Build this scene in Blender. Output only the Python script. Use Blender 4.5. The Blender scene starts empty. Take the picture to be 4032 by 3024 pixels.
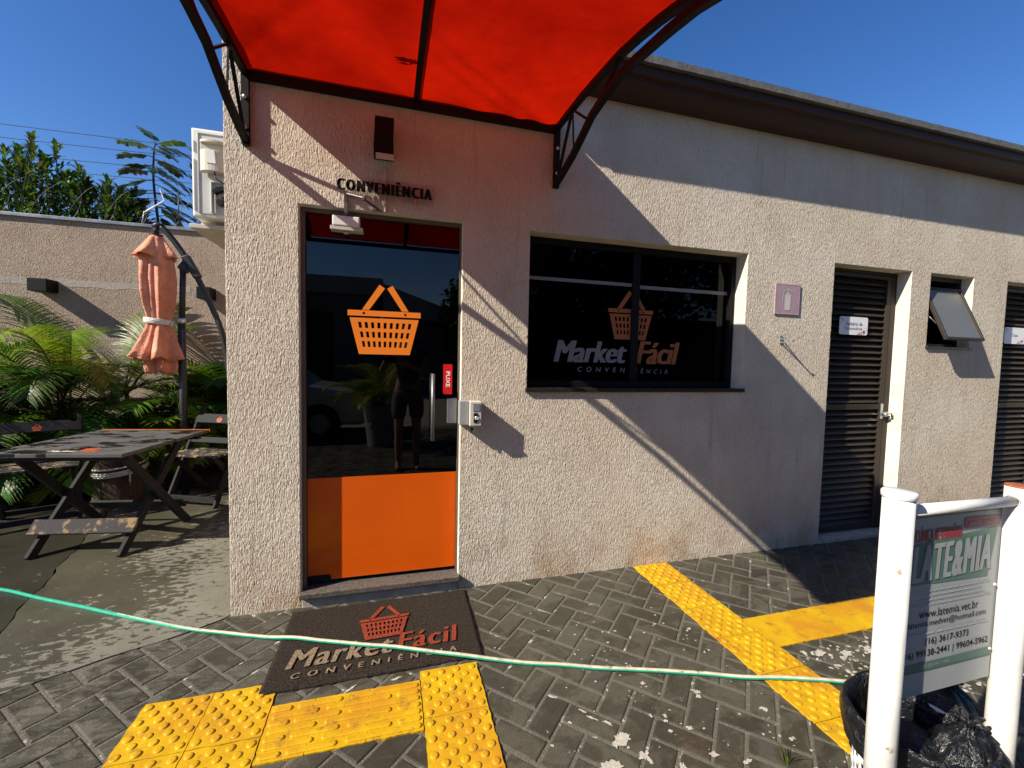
import bpy, bmesh, math, random
from mathutils import Vector, Matrix, noise
random.seed(11)
R = math.radians
sc = bpy.context.scene
COL = sc.collection

# ------------------------------------------------------------------ camera
CAM = Vector((0.768, -2.4025, 1.3209))
yaw, pit, rol = 0.276032, -0.0555676, 0.0211793
fwd = Vector((math.sin(yaw) * math.cos(pit), math.cos(yaw) * math.cos(pit), math.sin(pit)))
rt = Vector((math.cos(yaw), -math.sin(yaw), 0))
up = rt.cross(fwd)
rt2 = rt * math.cos(rol) + up * math.sin(rol)
up2 = -rt * math.sin(rol) + up * math.cos(rol)
cd = bpy.data.cameras.new('camera')
cam = bpy.data.objects.new('camera', cd)
COL.objects.link(cam)
cd.sensor_width = 36.0
cd.sensor_fit = 'HORIZONTAL'
cd.lens = 36.0 * 1696.78 / 4032.0
cd.clip_start = 0.02
cd.clip_end = 2000
m3 = Matrix((rt2, up2, -fwd)).transposed()
cam.matrix_world = Matrix.Translation(CAM) @ m3.to_4x4()
sc.camera = cam

# ------------------------------------------------------------------ sky, sun, exposure
SUN = Vector((3.4, 1.0, -2.6)).normalized()          # travel direction of the light
elev = math.asin(-SUN.z)
w = bpy.data.worlds.new('World')
sc.world = w
w.use_nodes = True
nt = w.node_tree
bg = nt.nodes['Background']
sky = nt.nodes.new('ShaderNodeTexSky')
sky.sky_type = 'NISHITA'
sky.sun_disc = False
sky.sun_elevation = elev
sky.sun_rotation = math.atan2(-SUN.x, -SUN.y)
sky.altitude = 500
sky.air_density = 1.0
sky.dust_density = 0.3
sky.ozone_density = 3.0
hs = nt.nodes.new('ShaderNodeHueSaturation')
hs.inputs['Saturation'].default_value = 1.27
hs.inputs['Value'].default_value = 1.5
hs.inputs['Hue'].default_value = 0.511
nt.links.new(sky.outputs['Color'], hs.inputs['Color'])
nt.links.new(hs.outputs['Color'], bg.inputs['Color'])
bg.inputs['Strength'].default_value = 0.053
sl = bpy.data.lights.new('sun', 'SUN')
sun = bpy.data.objects.new('sun', sl)
COL.objects.link(sun)
sl.energy = 5.0
sl.angle = R(0.5)
sl.color = (1.0, 0.93, 0.80)
sun.rotation_euler = SUN.to_track_quat('-Z', 'Y').to_euler()
sun.location = (-6, -3, 8)
sc.view_settings.view_transform = 'Standard'
sc.view_settings.look = 'None'
sc.view_settings.exposure = 0.95
sc.view_settings.gamma = 1.0
sc.render.engine = 'CYCLES'
sc.cycles.use_denoising = True
sc.cycles.max_bounces = 8
sc.cycles.transparent_max_bounces = 12

# ------------------------------------------------------------------ materials
class NB:
    """small node builder"""
    def __init__(s, name):
        s.m = bpy.data.materials.new(name)
        s.m.use_nodes = True
        s.t = s.m.node_tree
        s.b = s.t.nodes['Principled BSDF']
        s.out = s.t.nodes['Material Output']
        s.tc = None
    def n(s, typ, **kw):
        d = s.t.nodes.new(typ)
        for k, v in kw.items():
            if k.startswith('i_'):
                d.inputs[k[2:].replace('_', ' ')].default_value = v
            else:
                setattr(d, k, v)
        return d
    def l(s, a, b):
        s.t.links.new(a, b)
    def coord(s, scale=(1, 1, 1), kind='Object', rot=(0, 0, 0)):
        if s.tc is None:
            s.tc = s.n('ShaderNodeTexCoord')
        mp = s.n('ShaderNodeMapping')
        mp.inputs['Scale'].default_value = scale
        mp.inputs['Rotation'].default_value = rot
        s.l(s.tc.outputs[kind], mp.inputs['Vector'])
        return mp.outputs['Vector']
    def noise(s, scale, detail=3, rough=.55, vec=None, dist=0, sc3=None):
        d = s.n('ShaderNodeTexNoise')
        d.inputs['Scale'].default_value = scale
        d.inputs['Detail'].default_value = detail
        d.inputs['Roughness'].default_value = rough
        d.inputs['Distortion'].default_value = dist
        s.l(vec if vec is not None else s.coord(sc3 or (1, 1, 1)), d.inputs['Vector'])
        return d.outputs['Fac']
    def ramp(s, fac, a, b, ca=(0, 0, 0, 1), cb=(1, 1, 1, 1)):
        d = s.n('ShaderNodeValToRGB')
        d.color_ramp.elements[0].position = a
        d.color_ramp.elements[1].position = b
        d.color_ramp.elements[0].color = ca
        d.color_ramp.elements[1].color = cb
        s.l(fac, d.inputs['Fac'])
        return d.outputs['Color']
    def mix(s, fac, a, b, mode='MIX'):
        d = s.n('ShaderNodeMix', data_type='RGBA', blend_type=mode)
        for sock, v in ((d.inputs[0], fac), (d.inputs[6], a), (d.inputs[7], b)):
            if isinstance(v, (int, float)):
                sock.default_value = v
            elif isinstance(v, (tuple, list)):
                sock.default_value = v if len(v) == 4 else (*v, 1)
            else:
                s.l(v, sock)
        return d.outputs[2]
    def math(s, op, a, b=0.0):
        d = s.n('ShaderNodeMath', operation=op)
        for sock, v in ((d.inputs[0], a), (d.inputs[1], b)):
            if isinstance(v, (int, float)):
                sock.default_value = v
            else:
                s.l(v, sock)
        return d.outputs[0]
    def bump(s, h, dist=.005, strength=1.0, prev=None):
        d = s.n('ShaderNodeBump')
        d.inputs['Distance'].default_value = dist
        d.inputs['Strength'].default_value = strength
        s.l(h, d.inputs['Height'])
        if prev is not None:
            s.l(prev, d.inputs['Normal'])
        s.l(d.outputs['Normal'], s.b.inputs['Normal'])
        return d.outputs['Normal']
    def set(s, **kw):
        for k, v in kw.items():
            k = k.replace('_', ' ')
            if isinstance(v, (int, float)):
                s.b.inputs[k].default_value = v
            elif isinstance(v, tuple):
                s.b.inputs[k].default_value = v if len(v) == 4 or k == 'Normal' else (*v, 1)
            else:
                s.l(v, s.b.inputs[k])
        return s

def M(name, col, rough=.6, metal=0.0, var=.12, vs=9.0, bump=0.0, bs=120.0, spec=.3, coat=0.0, tint=None, sc3=None, wear=None):
    k = NB(name)
    f = k.noise(vs, 5, .65, sc3=sc3)
    lo = tuple(c * (1 - var) for c in col)
    hi = tuple(min(1, c * (1 + var)) for c in (tint or col))
    c = k.mix(k.ramp(f, .3, .72), lo, hi)
    if wear:                                            # (colour, threshold, scale)
        wm = k.ramp(k.noise(wear[2], 6, .7), wear[1], wear[1] + .06)
        c = k.mix(wm, c, wear[0])
    k.set(Base_Color=c, Metallic=metal)
    k.set(Roughness=k.math('ADD', k.math('MULTIPLY', f, .25), rough - .12))
    k.b.inputs['Specular IOR Level'].default_value = spec
    k.b.inputs['Coat Weight'].default_value = coat
    if bump:
        k.bump(k.noise(bs, 4, .6, sc3=sc3), bump)
    return k.m

def stucco(name, ca, cb, dirt, zlo=0.0, amp=.0075):
    k = NB(name)
    big = k.noise(1.3, 5, .6)
    mid = k.noise(7, 5, .65, sc3=(1, 1, .45))
    c = k.mix(k.ramp(big, .35, .68), ca, cb)
    c = k.mix(k.math('MULTIPLY', k.ramp(mid, .45, .8), .35), c, dirt)
    sep = k.n('ShaderNodeSeparateXYZ')
    k.l(k.coord(), sep.inputs[0])
    mr = k.n('ShaderNodeMapRange')
    mr.inputs[1].default_value = zlo + .42
    mr.inputs[2].default_value = zlo
    k.l(sep.outputs['Z'], mr.inputs[0])
    splash = k.math('MULTIPLY', mr.outputs[0], k.ramp(k.noise(5, 5, .7), .42, .62))
    c = k.mix(k.math('MULTIPLY', splash, .75), c, (.36, .23, .13))
    streak = k.ramp(k.noise(1, 4, .6, sc3=(16, 16, .9)), .60, .74)
    c = k.mix(k.math('MULTIPLY', streak, .34), c, (.16, .14, .12))
    # trowelled grooves running down the wall
    g1 = k.noise(1, 2, .5, sc3=(165, 165, 36), dist=.6)
    g2 = k.noise(1, 3, .6, sc3=(190, 190, 95))
    g3 = k.noise(1, 2, .5, sc3=(90, 90, 42), dist=1.1)
    h = k.math('ADD', k.math('MULTIPLY', k.ramp(g1, .36, .62), .55), k.math('MULTIPLY', g2, .22))
    h = k.math('ADD', h, k.math('MULTIPLY', k.ramp(g3, .40, .60), .28))
    h = k.math('MULTIPLY', h, k.math('ADD', .45, k.math('MULTIPLY', k.ramp(k.noise(2.6, 4, .6, sc3=(1, 1, .7)), .34, .66), .75)))
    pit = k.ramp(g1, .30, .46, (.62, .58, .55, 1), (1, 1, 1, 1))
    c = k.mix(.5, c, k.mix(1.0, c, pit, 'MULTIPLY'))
    k.set(Base_Color=c, Roughness=.92)
    k.b.inputs['Specular IOR Level'].default_value = .2
    k.bump(h, amp, 1.0)
    return k.m

MAT = {}
MAT['stucco'] = stucco('stucco_front', (.54, .45, .345), (.605, .54, .44), (.40, .33, .25))
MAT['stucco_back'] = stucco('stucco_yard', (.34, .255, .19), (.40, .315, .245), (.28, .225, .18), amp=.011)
MAT['plaster'] = M('reveal_plaster', (.52, .48, .40), .85, var=.1, vs=6, bump=.0012, bs=90, tint=(.58, .545, .465))
MAT['dirtyplaster'] = M('step_render', (.36, .31, .25), .9, var=.25, vs=14, bump=.004, bs=60)
MAT['dark'] = M('interior_dark', (.02, .02, .02), .9)
MAT['black'] = M('black_paint', (.008, .008, .008), .5, var=.3, vs=30, bump=.0006, bs=80)
MAT['blackmatt'] = M('black_plastic', (.0035, .0035, .0035), .62, var=.2, spec=.2)
MAT['rusty'] = M('truss_paint', (.007, .006, .0055), .6, var=.3, vs=25, wear=((.035, .020, .014), .68, 22), bump=.0008, spec=.18)
MAT['brown'] = M('brown_gutter', (.036, .016, .010), .5, var=.2, vs=4, wear=((.30, .27, .25), .74, 9), sc3=(1, 3, 3))
MAT['fibre'] = M('fibre_cement', (.11, .11, .108), .9, var=.25, vs=18, bump=.003, bs=60)
MAT['alu'] = M('bronze_aluminium', (.16, .125, .09), .45, metal=.5, var=.15)
MAT['dullsteel'] = M('dull_steel', (.16, .16, .16), .45, metal=.7, var=.15, vs=40)
MAT['steel'] = M('brushed_steel', (.55, .55, .54), .32, metal=.9, var=.12, vs=40)
MAT['lockmetal'] = M('grey_lock_paint', (.40, .40, .40), .4, metal=.4, var=.08, vs=30)
MAT['beigeplastic'] = M('beige_plastic', (.50, .46, .38), .45, var=.08)
MAT['whiteplastic'] = M('white_plastic', (.70, .69, .66), .42, var=.06)
MAT['white'] = M('white_enamel', (.62, .60, .555), .5, var=.12, vs=9, wear=((.30, .22, .14), .645, 23), bump=.0008, bs=40)
MAT['acwhite'] = M('ac_enamel', (.68, .67, .62), .5, var=.06, vs=4)
MAT['acgrey'] = M('ac_side', (.50, .50, .48), .5, var=.08, vs=4)
MAT['granite'] = M('threshold_granite', (.10, .085, .07), .35, var=.5, vs=60, bump=.0006, bs=160)
MAT['darkstone'] = M('sill_stone', (.022, .016, .014), .25, var=.4, vs=50)
MAT['orange'] = M('orange_film', (.60, .085, .0015), .3, var=.04, vs=2, coat=.3)
MAT['decal'] = M('orange_decal', (.78, .20, .015), .45, var=.03, vs=2)
MAT['wdecal'] = M('window_decal_orange', (.34, .105, .03), .5, var=.08)
MAT['wgrey'] = M('window_decal_grey', (.20, .20, .20), .5, var=.1)
MAT['frost'] = M('frosted_band', (.20, .20, .195), .55, var=.08)
MAT['poster'] = M('poster_back', (.085, .085, .08), .6, var=.1)
MAT['red'] = M('red_sticker', (.55, .01, .012), .4, var=.05)
MAT['letterwhite'] = M('white_lettering', (.80, .80, .78), .5, var=.03)
MAT['letterblack'] = M('black_lettering', (.006, .006, .006), .7, var=.1, spec=.12)
MAT['greytext'] = M('grey_print', (.16, .17, .17), .6, var=.1)
MAT['faint'] = M('faint_print', (.34, .35, .35), .6, var=.1)
MAT['signwhite'] = M('sign_board', (.29, .305, .30), .35, var=.05, vs=8)
MAT['signgreen'] = M('sign_green', (.07, .14, .11), .4, var=.08)
MAT['signred'] = M('sign_red', (.34, .045, .06), .4, var=.08)
MAT['pink'] = M('faded_sign_pink', (.36, .24, .28), .55, var=.1, vs=16)
MAT['pinklight'] = M('faded_sign_pale', (.50, .47, .44), .55, var=.08)
MAT['platewhite'] = M('door_plate_white', (.74, .73, .72), .35, var=.04)
MAT['louvre'] = M('bronze_louvre', (.034, .025, .018), .5, metal=.2, var=.15, vs=6)
MAT['tint'] = M('ac_black', (.01, .01, .01), .4)
MAT['hosegreen'] = M('green_hose', (.03, .30, .19), .22, var=.12, vs=30)
MAT['hosecream'] = M('sun_bleached_hose', (.46, .41, .29), .55, var=.3, vs=30, wear=((.16, .13, .08), .60, 26))
MAT['wood'] = M('black_stained_wood', (.020, .019, .020), .7, var=.4, vs=14, bump=.0015, bs=60, sc3=(1, 1, 1), spec=.15, wear=((.12, .09, .06), .74, 16))
MAT['woodworn'] = M('worn_wood', (.028, .024, .026), .7, var=.4, vs=20, bump=.002, bs=60, spec=.15, wear=((.20, .125, .06), .52, 11))
MAT['slatworn'] = M('worn_seat', (.03, .026, .024), .7, var=.4, vs=20, bump=.002, bs=50, spec=.2, wear=((.24, .18, .10), .52, 14))
MAT['basketred'] = M('stencil_orange', (.55, .10, .025), .6, var=.15, vs=60)
MAT['creampaint'] = M('stencil_cream', (.62, .56, .40), .6, var=.15, vs=60)
MAT['rope'] = M('white_rope', (.62, .60, .54), .85, var=.2, vs=60, bump=.002, bs=200)
MAT['gunmetal'] = M('charcoal_pole', (.035, .036, .038), .45, metal=.3, var=.2)
MAT['umb'] = M('salmon_fabric', (.56, .20, .115), .88, var=.18, vs=7, bump=.016, bs=17, tint=(.61, .26, .165))
MAT['coping'] = M('zinc_coping', (.22, .23, .25), .45, metal=.4, var=.3, vs=12)
MAT['soil'] = M('bed_soil', (.022, .017, .012), .95, var=.4, vs=20, bump=.01, bs=40)
MAT['wire'] = M('galvanised_wire', (.15, .145, .14), .6, metal=.3, var=.2)
MAT['cable'] = M('power_cable', (.03, .035, .045), .7)
MAT['shed'] = M('opposite_wall', (.10, .10, .105), .8, var=.15, vs=2)
MAT['shedtrim'] = M('opposite_fascia', (.20, .20, .20), .7, var=.1)
MAT['car'] = M('silver_paint', (.60, .61, .62), .3, metal=.4, var=.04, coat=.6)
MAT['carglass'] = M('car_window', (.008, .009, .01), .08)
MAT['tyre'] = M('tyre_rubber', (.012, .012, .012), .8)
MAT['skin'] = M('skin', (.30, .17, .11), .6, var=.06)
MAT['shirt'] = M('olive_shirt', (.06, .065, .06), .9, var=.1)
MAT['shorts'] = M('grey_shorts', (.09, .09, .095), .9, var=.1)
MAT['hair'] = M('dark_hair', (.012, .010, .009), .7)
def tabletop():
    k = NB('wet_tabletop')
    c = k.mix(k.ramp(k.noise(5, 5, .65, sc3=(1, 3, 1)), .3, .7), (.050, .047, .045), (.095, .088, .082))
    th = k.math('ADD', k.math('MULTIPLY', k.noise(1, 6, .62, sc3=(5, 11, 1), dist=.5), .7), k.math('MULTIPLY', k.noise(2.6, 3), .45))
    wet = k.ramp(th, .60, .615)
    c = k.mix(wet, c, (.010, .009, .009))
    k.set(Base_Color=c)
    k.set(Roughness=k.mix(wet, (.75, .75, .75), (.16, .16, .16)))
    k.b.inputs['Specular IOR Level'].default_value = .25
    k.bump(k.noise(70, 4, .6, sc3=(1, 4, 1)), .0012)
    return k.m
MAT['tabletop'] = tabletop()
MAT['bounceground'] = M('warm_bounce_ground', (.24, .20, .15), .9, var=.15, vs=12, bump=.003, bs=90)  # ground beyond the paving, made pale and warm to bounce light onto the wall

def bark():
    k = NB('log_bark')
    f = k.noise(1, 6, .7, sc3=(18, 18, 4))
    c = k.mix(k.ramp(f, .35, .7), (.018, .011, .008), (.13, .075, .045))
    k.set(Base_Color=c, Roughness=.9)
    k.bump(f, .02)
    return k.m
MAT['bark'] = bark()

def glass(name, trans, rough=.0, rcol=(1, 1, 1), gain=1.05):
    k = NB(name)
    t = k.n('ShaderNodeBsdfTransparent')
    t.inputs['Color'].default_value = (*trans, 1)
    g = k.n('ShaderNodeBsdfGlossy')
    g.inputs['Roughness'].default_value = rough
    g.inputs['Color'].default_value = (*rcol, 1)
    fr = k.n('ShaderNodeFresnel')
    fr.inputs['IOR'].default_value = 1.52
    mx = k.n('ShaderNodeMixShader')
    k.l(k.math('MULTIPLY', fr.outputs[0], gain), mx.inputs[0])
    k.l(t.outputs[0], mx.inputs[1])
    k.l(g.outputs[0], mx.inputs[2])
    k.l(mx.outputs[0], k.out.inputs['Surface'])
    return k.m
MAT['glass'] = glass('tinted_door_glass', (.16, .16, .17))
MAT['darkglass'] = glass('dark_window_glass', (.06, .06, .06), rcol=(.3, .3, .3), gain=1.0)
MAT['acrylic'] = glass('clear_acrylic', (.95, .95, .95), gain=.35)

def frosted():
    k = NB('frosted_glass')
    f = k.noise(60, 3)
    k.set(Base_Color=k.mix(f, (.09, .09, .08), (.14, .14, .125)), Roughness=.32)
    k.bump(k.noise(140, 3), .0015)
    return k.m
MAT['frosted'] = frosted()

def canopy():
    k = NB('red_canvas')
    f = k.noise(1.9, 6, .68)
    c = k.mix(k.ramp(f, .36, .64), (.36, .0060, .0012), (.54, .0115, .0018))
    d = k.n('ShaderNodeBsdfDiffuse')
    t = k.n('ShaderNodeBsdfTranslucent')
    k.l(c, d.inputs['Color'])
    c2 = k.mix(k.ramp(k.noise(1.15, 5, .6), .36, .60), k.mix(1.0, c, (.62, .6, .6), 'MULTIPLY'), c)
    c2 = k.mix(k.math('MULTIPLY', k.ramp(k.noise(8, 6, .75), .60, .72), .35), c2, (.14, .004, .001))
    k.l(c2, t.inputs['Color'])
    b = k.n('ShaderNodeBump')
    b.inputs['Distance'].default_value = .0006
    k.l(k.noise(420, 2), b.inputs['Height'])
    k.l(b.outputs[0], d.inputs['Normal'])
    mx = k.n('ShaderNodeMixShader')
    mx.inputs[0].default_value = .46
    k.l(d.outputs[0], mx.inputs[1])
    k.l(t.outputs[0], mx.inputs[2])
    k.l(mx.outputs[0], k.out.inputs['Surface'])
    return k.m
MAT['canopy'] = canopy()

def leaf(name, rough=.32, trans=.35, gain=1.0):
    k = NB(name)
    a = k.n('ShaderNodeAttribute', attribute_name='tint')
    c = k.mix(k.ramp(k.noise(7, 3), .3, .75), k.mix(1.0, a.outputs['Color'], (.7, .7, .7), 'MULTIPLY'), a.outputs['Color'])
    k.set(Base_Color=c, Roughness=rough)
    k.b.inputs['Specular IOR Level'].default_value = .2
    t = k.n('ShaderNodeBsdfTranslucent')
    k.l(k.mix(1.0, c, (1.3, 1.4, .5), 'MULTIPLY'), t.inputs['Color'])
    mx = k.n('ShaderNodeMixShader')
    mx.inputs[0].default_value = trans
    k.l(k.b.outputs[0], mx.inputs[1])
    k.l(t.outputs[0], mx.inputs[2])
    k.l(mx.outputs[0], k.out.inputs['Surface'])
    return k.m
MAT['palm'] = leaf('palm_leaf', .40, .3)
MAT['shrub'] = leaf('shrub_leaf', .34, .25)
MAT['stem'] = M('palm_cane', (.085, .075, .030), .6, var=.3, vs=20)
MAT['twig'] = M('twig_bark', (.06, .048, .036), .85, var=.3, vs=30)

def bagmat():
    k = NB('black_bin_liner')
    k.set(Base_Color=(.007, .0075, .009), Roughness=.26)
    k.b.inputs['Specular IOR Level'].default_value = .35
    f = k.noise(16, 5, .65, dist=1.2)
    k.bump(f, .022, .9)
    return k.m
MAT['bag'] = bagmat()

def paver():
    k = NB('concrete_paver')
    a = k.n('ShaderNodeAttribute', attribute_name='tint')
    c = k.mix(k.ramp(k.noise(26, 6, .75), .3, .72), (.046, .041, .028), (.072, .065, .046))
    c = k.mix(.55, c, k.mix(1.0, c, a.outputs['Color'], 'MULTIPLY'))
    # rusty brown staining
    c = k.mix(k.math('MULTIPLY', k.ramp(k.noise(3.1, 5, .6), .60, .74), .55), c, (.085, .052, .030))
    # dry pale bloom
    dry = k.ramp(k.noise(1.7, 5, .6, dist=.5), .46, .62)
    c = k.mix(k.math('MULTIPLY', dry, .45), c, (.090, .083, .059))
    fk = k.math('ADD', k.math('MULTIPLY', k.noise(1, 6, .6, sc3=(17, 34, 1), dist=.4), .7), k.math('MULTIPLY', k.noise(1.6, 3, .5), .42))
    sp0 = k.n('ShaderNodeSeparateXYZ')
    k.l(k.coord(), sp0.inputs[0])
    m0 = k.n('ShaderNodeMapRange')
    m0.inputs[1].default_value = .75
    m0.inputs[2].default_value = -.1
    k.l(sp0.outputs['X'], m0.inputs[0])
    fk = k.math('MULTIPLY', k.ramp(fk, .545, .565), m0.outputs[0])
    c = k.mix(k.math('MULTIPLY', m0.outputs[0], .5), c, (.125, .115, .085))
    c = k.mix(k.math('MULTIPLY', fk, .7), c, (.045, .040, .028))
    # wet film
    wet = k.ramp(k.noise(4.5, 6, .68, sc3=(1, 1.5, 1), dist=.6), .46, .53)
    c = k.mix(k.math('MULTIPLY', wet, .5), c, k.mix(1.0, c, (.42, .42, .43), 'MULTIPLY'))
    # splashes of white emulsion on the side towards the car park
    sep = k.n('ShaderNodeSeparateXYZ')
    k.l(k.coord(), sep.inputs[0])
    mr = k.n('ShaderNodeMapRange')
    mr.inputs[1].default_value = .9
    mr.inputs[2].default_value = 1.7
    k.l(sep.outputs['X'], mr.inputs[0])
    mr2 = k.n('ShaderNodeMapRange')
    mr2.inputs[1].default_value = -.15
    mr2.inputs[2].default_value = -.75
    k.l(sep.outputs['Y'], mr2.inputs[0])
    reg = k.math('MULTIPLY', mr.outputs[0], mr2.outputs[0])
    th = k.math('ADD', k.noise(17, 7, .68), k.math('MULTIPLY', k.math('SUBTRACT', reg, 1.0), .22))
    th = k.math('ADD', th, k.math('MULTIPLY', k.noise(2.2, 3), .16))
    spl = k.ramp(th, .715, .725)
    c = k.mix(k.math('MULTIPLY', spl, .92), c, (.42, .40, .36))
    k.set(Base_Color=c)
    k.b.inputs['Specular IOR Level'].default_value = .28
    r = k.mix(wet, (.8, .8, .8), (.34, .34, .34))
    k.set(Roughness=k.mix(spl, r, (.8, .8, .8)))
    k.bump(k.noise(130, 5, .7), .0026, .9)
    return k.m
MAT['paver'] = paver()

def joint():
    k = NB('sand_joint')
    c = k.mix(k.noise(40, 4, .7), (.07, .063, .046), (.135, .12, .09))
    c = k.mix(k.ramp(k.noise(14, 6, .7), .60, .64), c, (.40, .38, .34))
    k.set(Base_Color=c, Roughness=.95)
    k.bump(k.noise(160, 4), .006)
    return k.m
MAT['joint'] = joint()

def slab(name='patio_concrete', damp=1.0):
    k = NB(name)
    c = k.mix(k.ramp(k.noise(2.2, 6, .65), .3, .72), (.105, .098, .072), (.205, .192, .145))
    c = k.mix(k.ramp(k.noise(60, 4, .7), .3, .8), c, k.mix(1.0, c, (.82, .82, .8), 'MULTIPLY'))
    sep = k.n('ShaderNodeSeparateXYZ')
    k.l(k.coord(), sep.inputs[0])
    # drying puddle towards the hose and the table, broken up into ragged flecks
    c = k.mix(1.0, c, (damp, damp, damp), 'MULTIPLY')
    base = k.noise(1.6, 3, .5)
    mr = k.n('ShaderNodeMapRange')
    mr.inputs[1].default_value = -.25
    mr.inputs[2].default_value = -.95
    k.l(sep.outputs['X'], mr.inputs[0])
    fleck = k.noise(1, 6, .6, sc3=(17, 34, 1), dist=.4)
    th = k.math('ADD', k.math('MULTIPLY', fleck, .7), k.math('ADD', k.math('MULTIPLY', mr.outputs[0], .16), k.math('MULTIPLY', base, .42)))
    wet = k.ramp(th, .600, .622)
    c = k.mix(k.math('MULTIPLY', wet, .85), c, k.mix(1.0, c, (.36, .345, .31), 'MULTIPLY'))
    k.set(Base_Color=c)
    k.set(Roughness=k.mix(wet, (.78, .78, .78), (.3, .3, .3)))
    k.bump(k.noise(110, 5, .7), .002, .8)
    return k.m
MAT['slab'] = slab()
MAT['slabdamp'] = slab('damp_patio_concrete', .5)

def yellow(name, rust=.5):
    k = NB(name)
    c = k.mix(k.ramp(k.noise(9, 5, .7), .3, .7), (.42, .225, .004), (.56, .345, .007))
    c = k.mix(k.math('MULTIPLY', k.ramp(k.noise(3.4, 6, .7, dist=.4), .46, .66), rust), c, (.42, .17, .012))
    c = k.mix(k.math('MULTIPLY', k.ramp(k.noise(15, 7, .78), .55, .66), .75), c, (.20, .105, .022))
    k.set(Base_Color=c, Roughness=.5)
    k.b.inputs['Specular IOR Level'].default_value = .25
    k.bump(k.noise(90, 4, .65), .0014, .8)
    return k.m
MAT['yellow'] = yellow('yellow_tactile', .8)
MAT['yellowband'] = yellow('yellow_floor_paint', .95)

def coir(name, a, b, amp=.008):
    k = NB(name)
    f = k.noise(150, 4, .8)
    c = k.mix(k.ramp(f, .36, .66), a, b)
    k.set(Base_Color=c, Roughness=.95)
    k.b.inputs['Specular IOR Level'].default_value = .15
    k.bump(f, amp, 1.0)
    return k.m
MAT['mat'] = coir('vinyl_loop_mat', (.007, .005, .004), (.075, .056, .040), .012)
MAT['matred'] = coir('mat_red', (.12, .016, .007), (.42, .08, .035), .009)
MAT['matbeige'] = coir('mat_beige', (.11, .08, .05), (.42, .30, .19), .009)

def wallbacklight():
    return None

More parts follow.
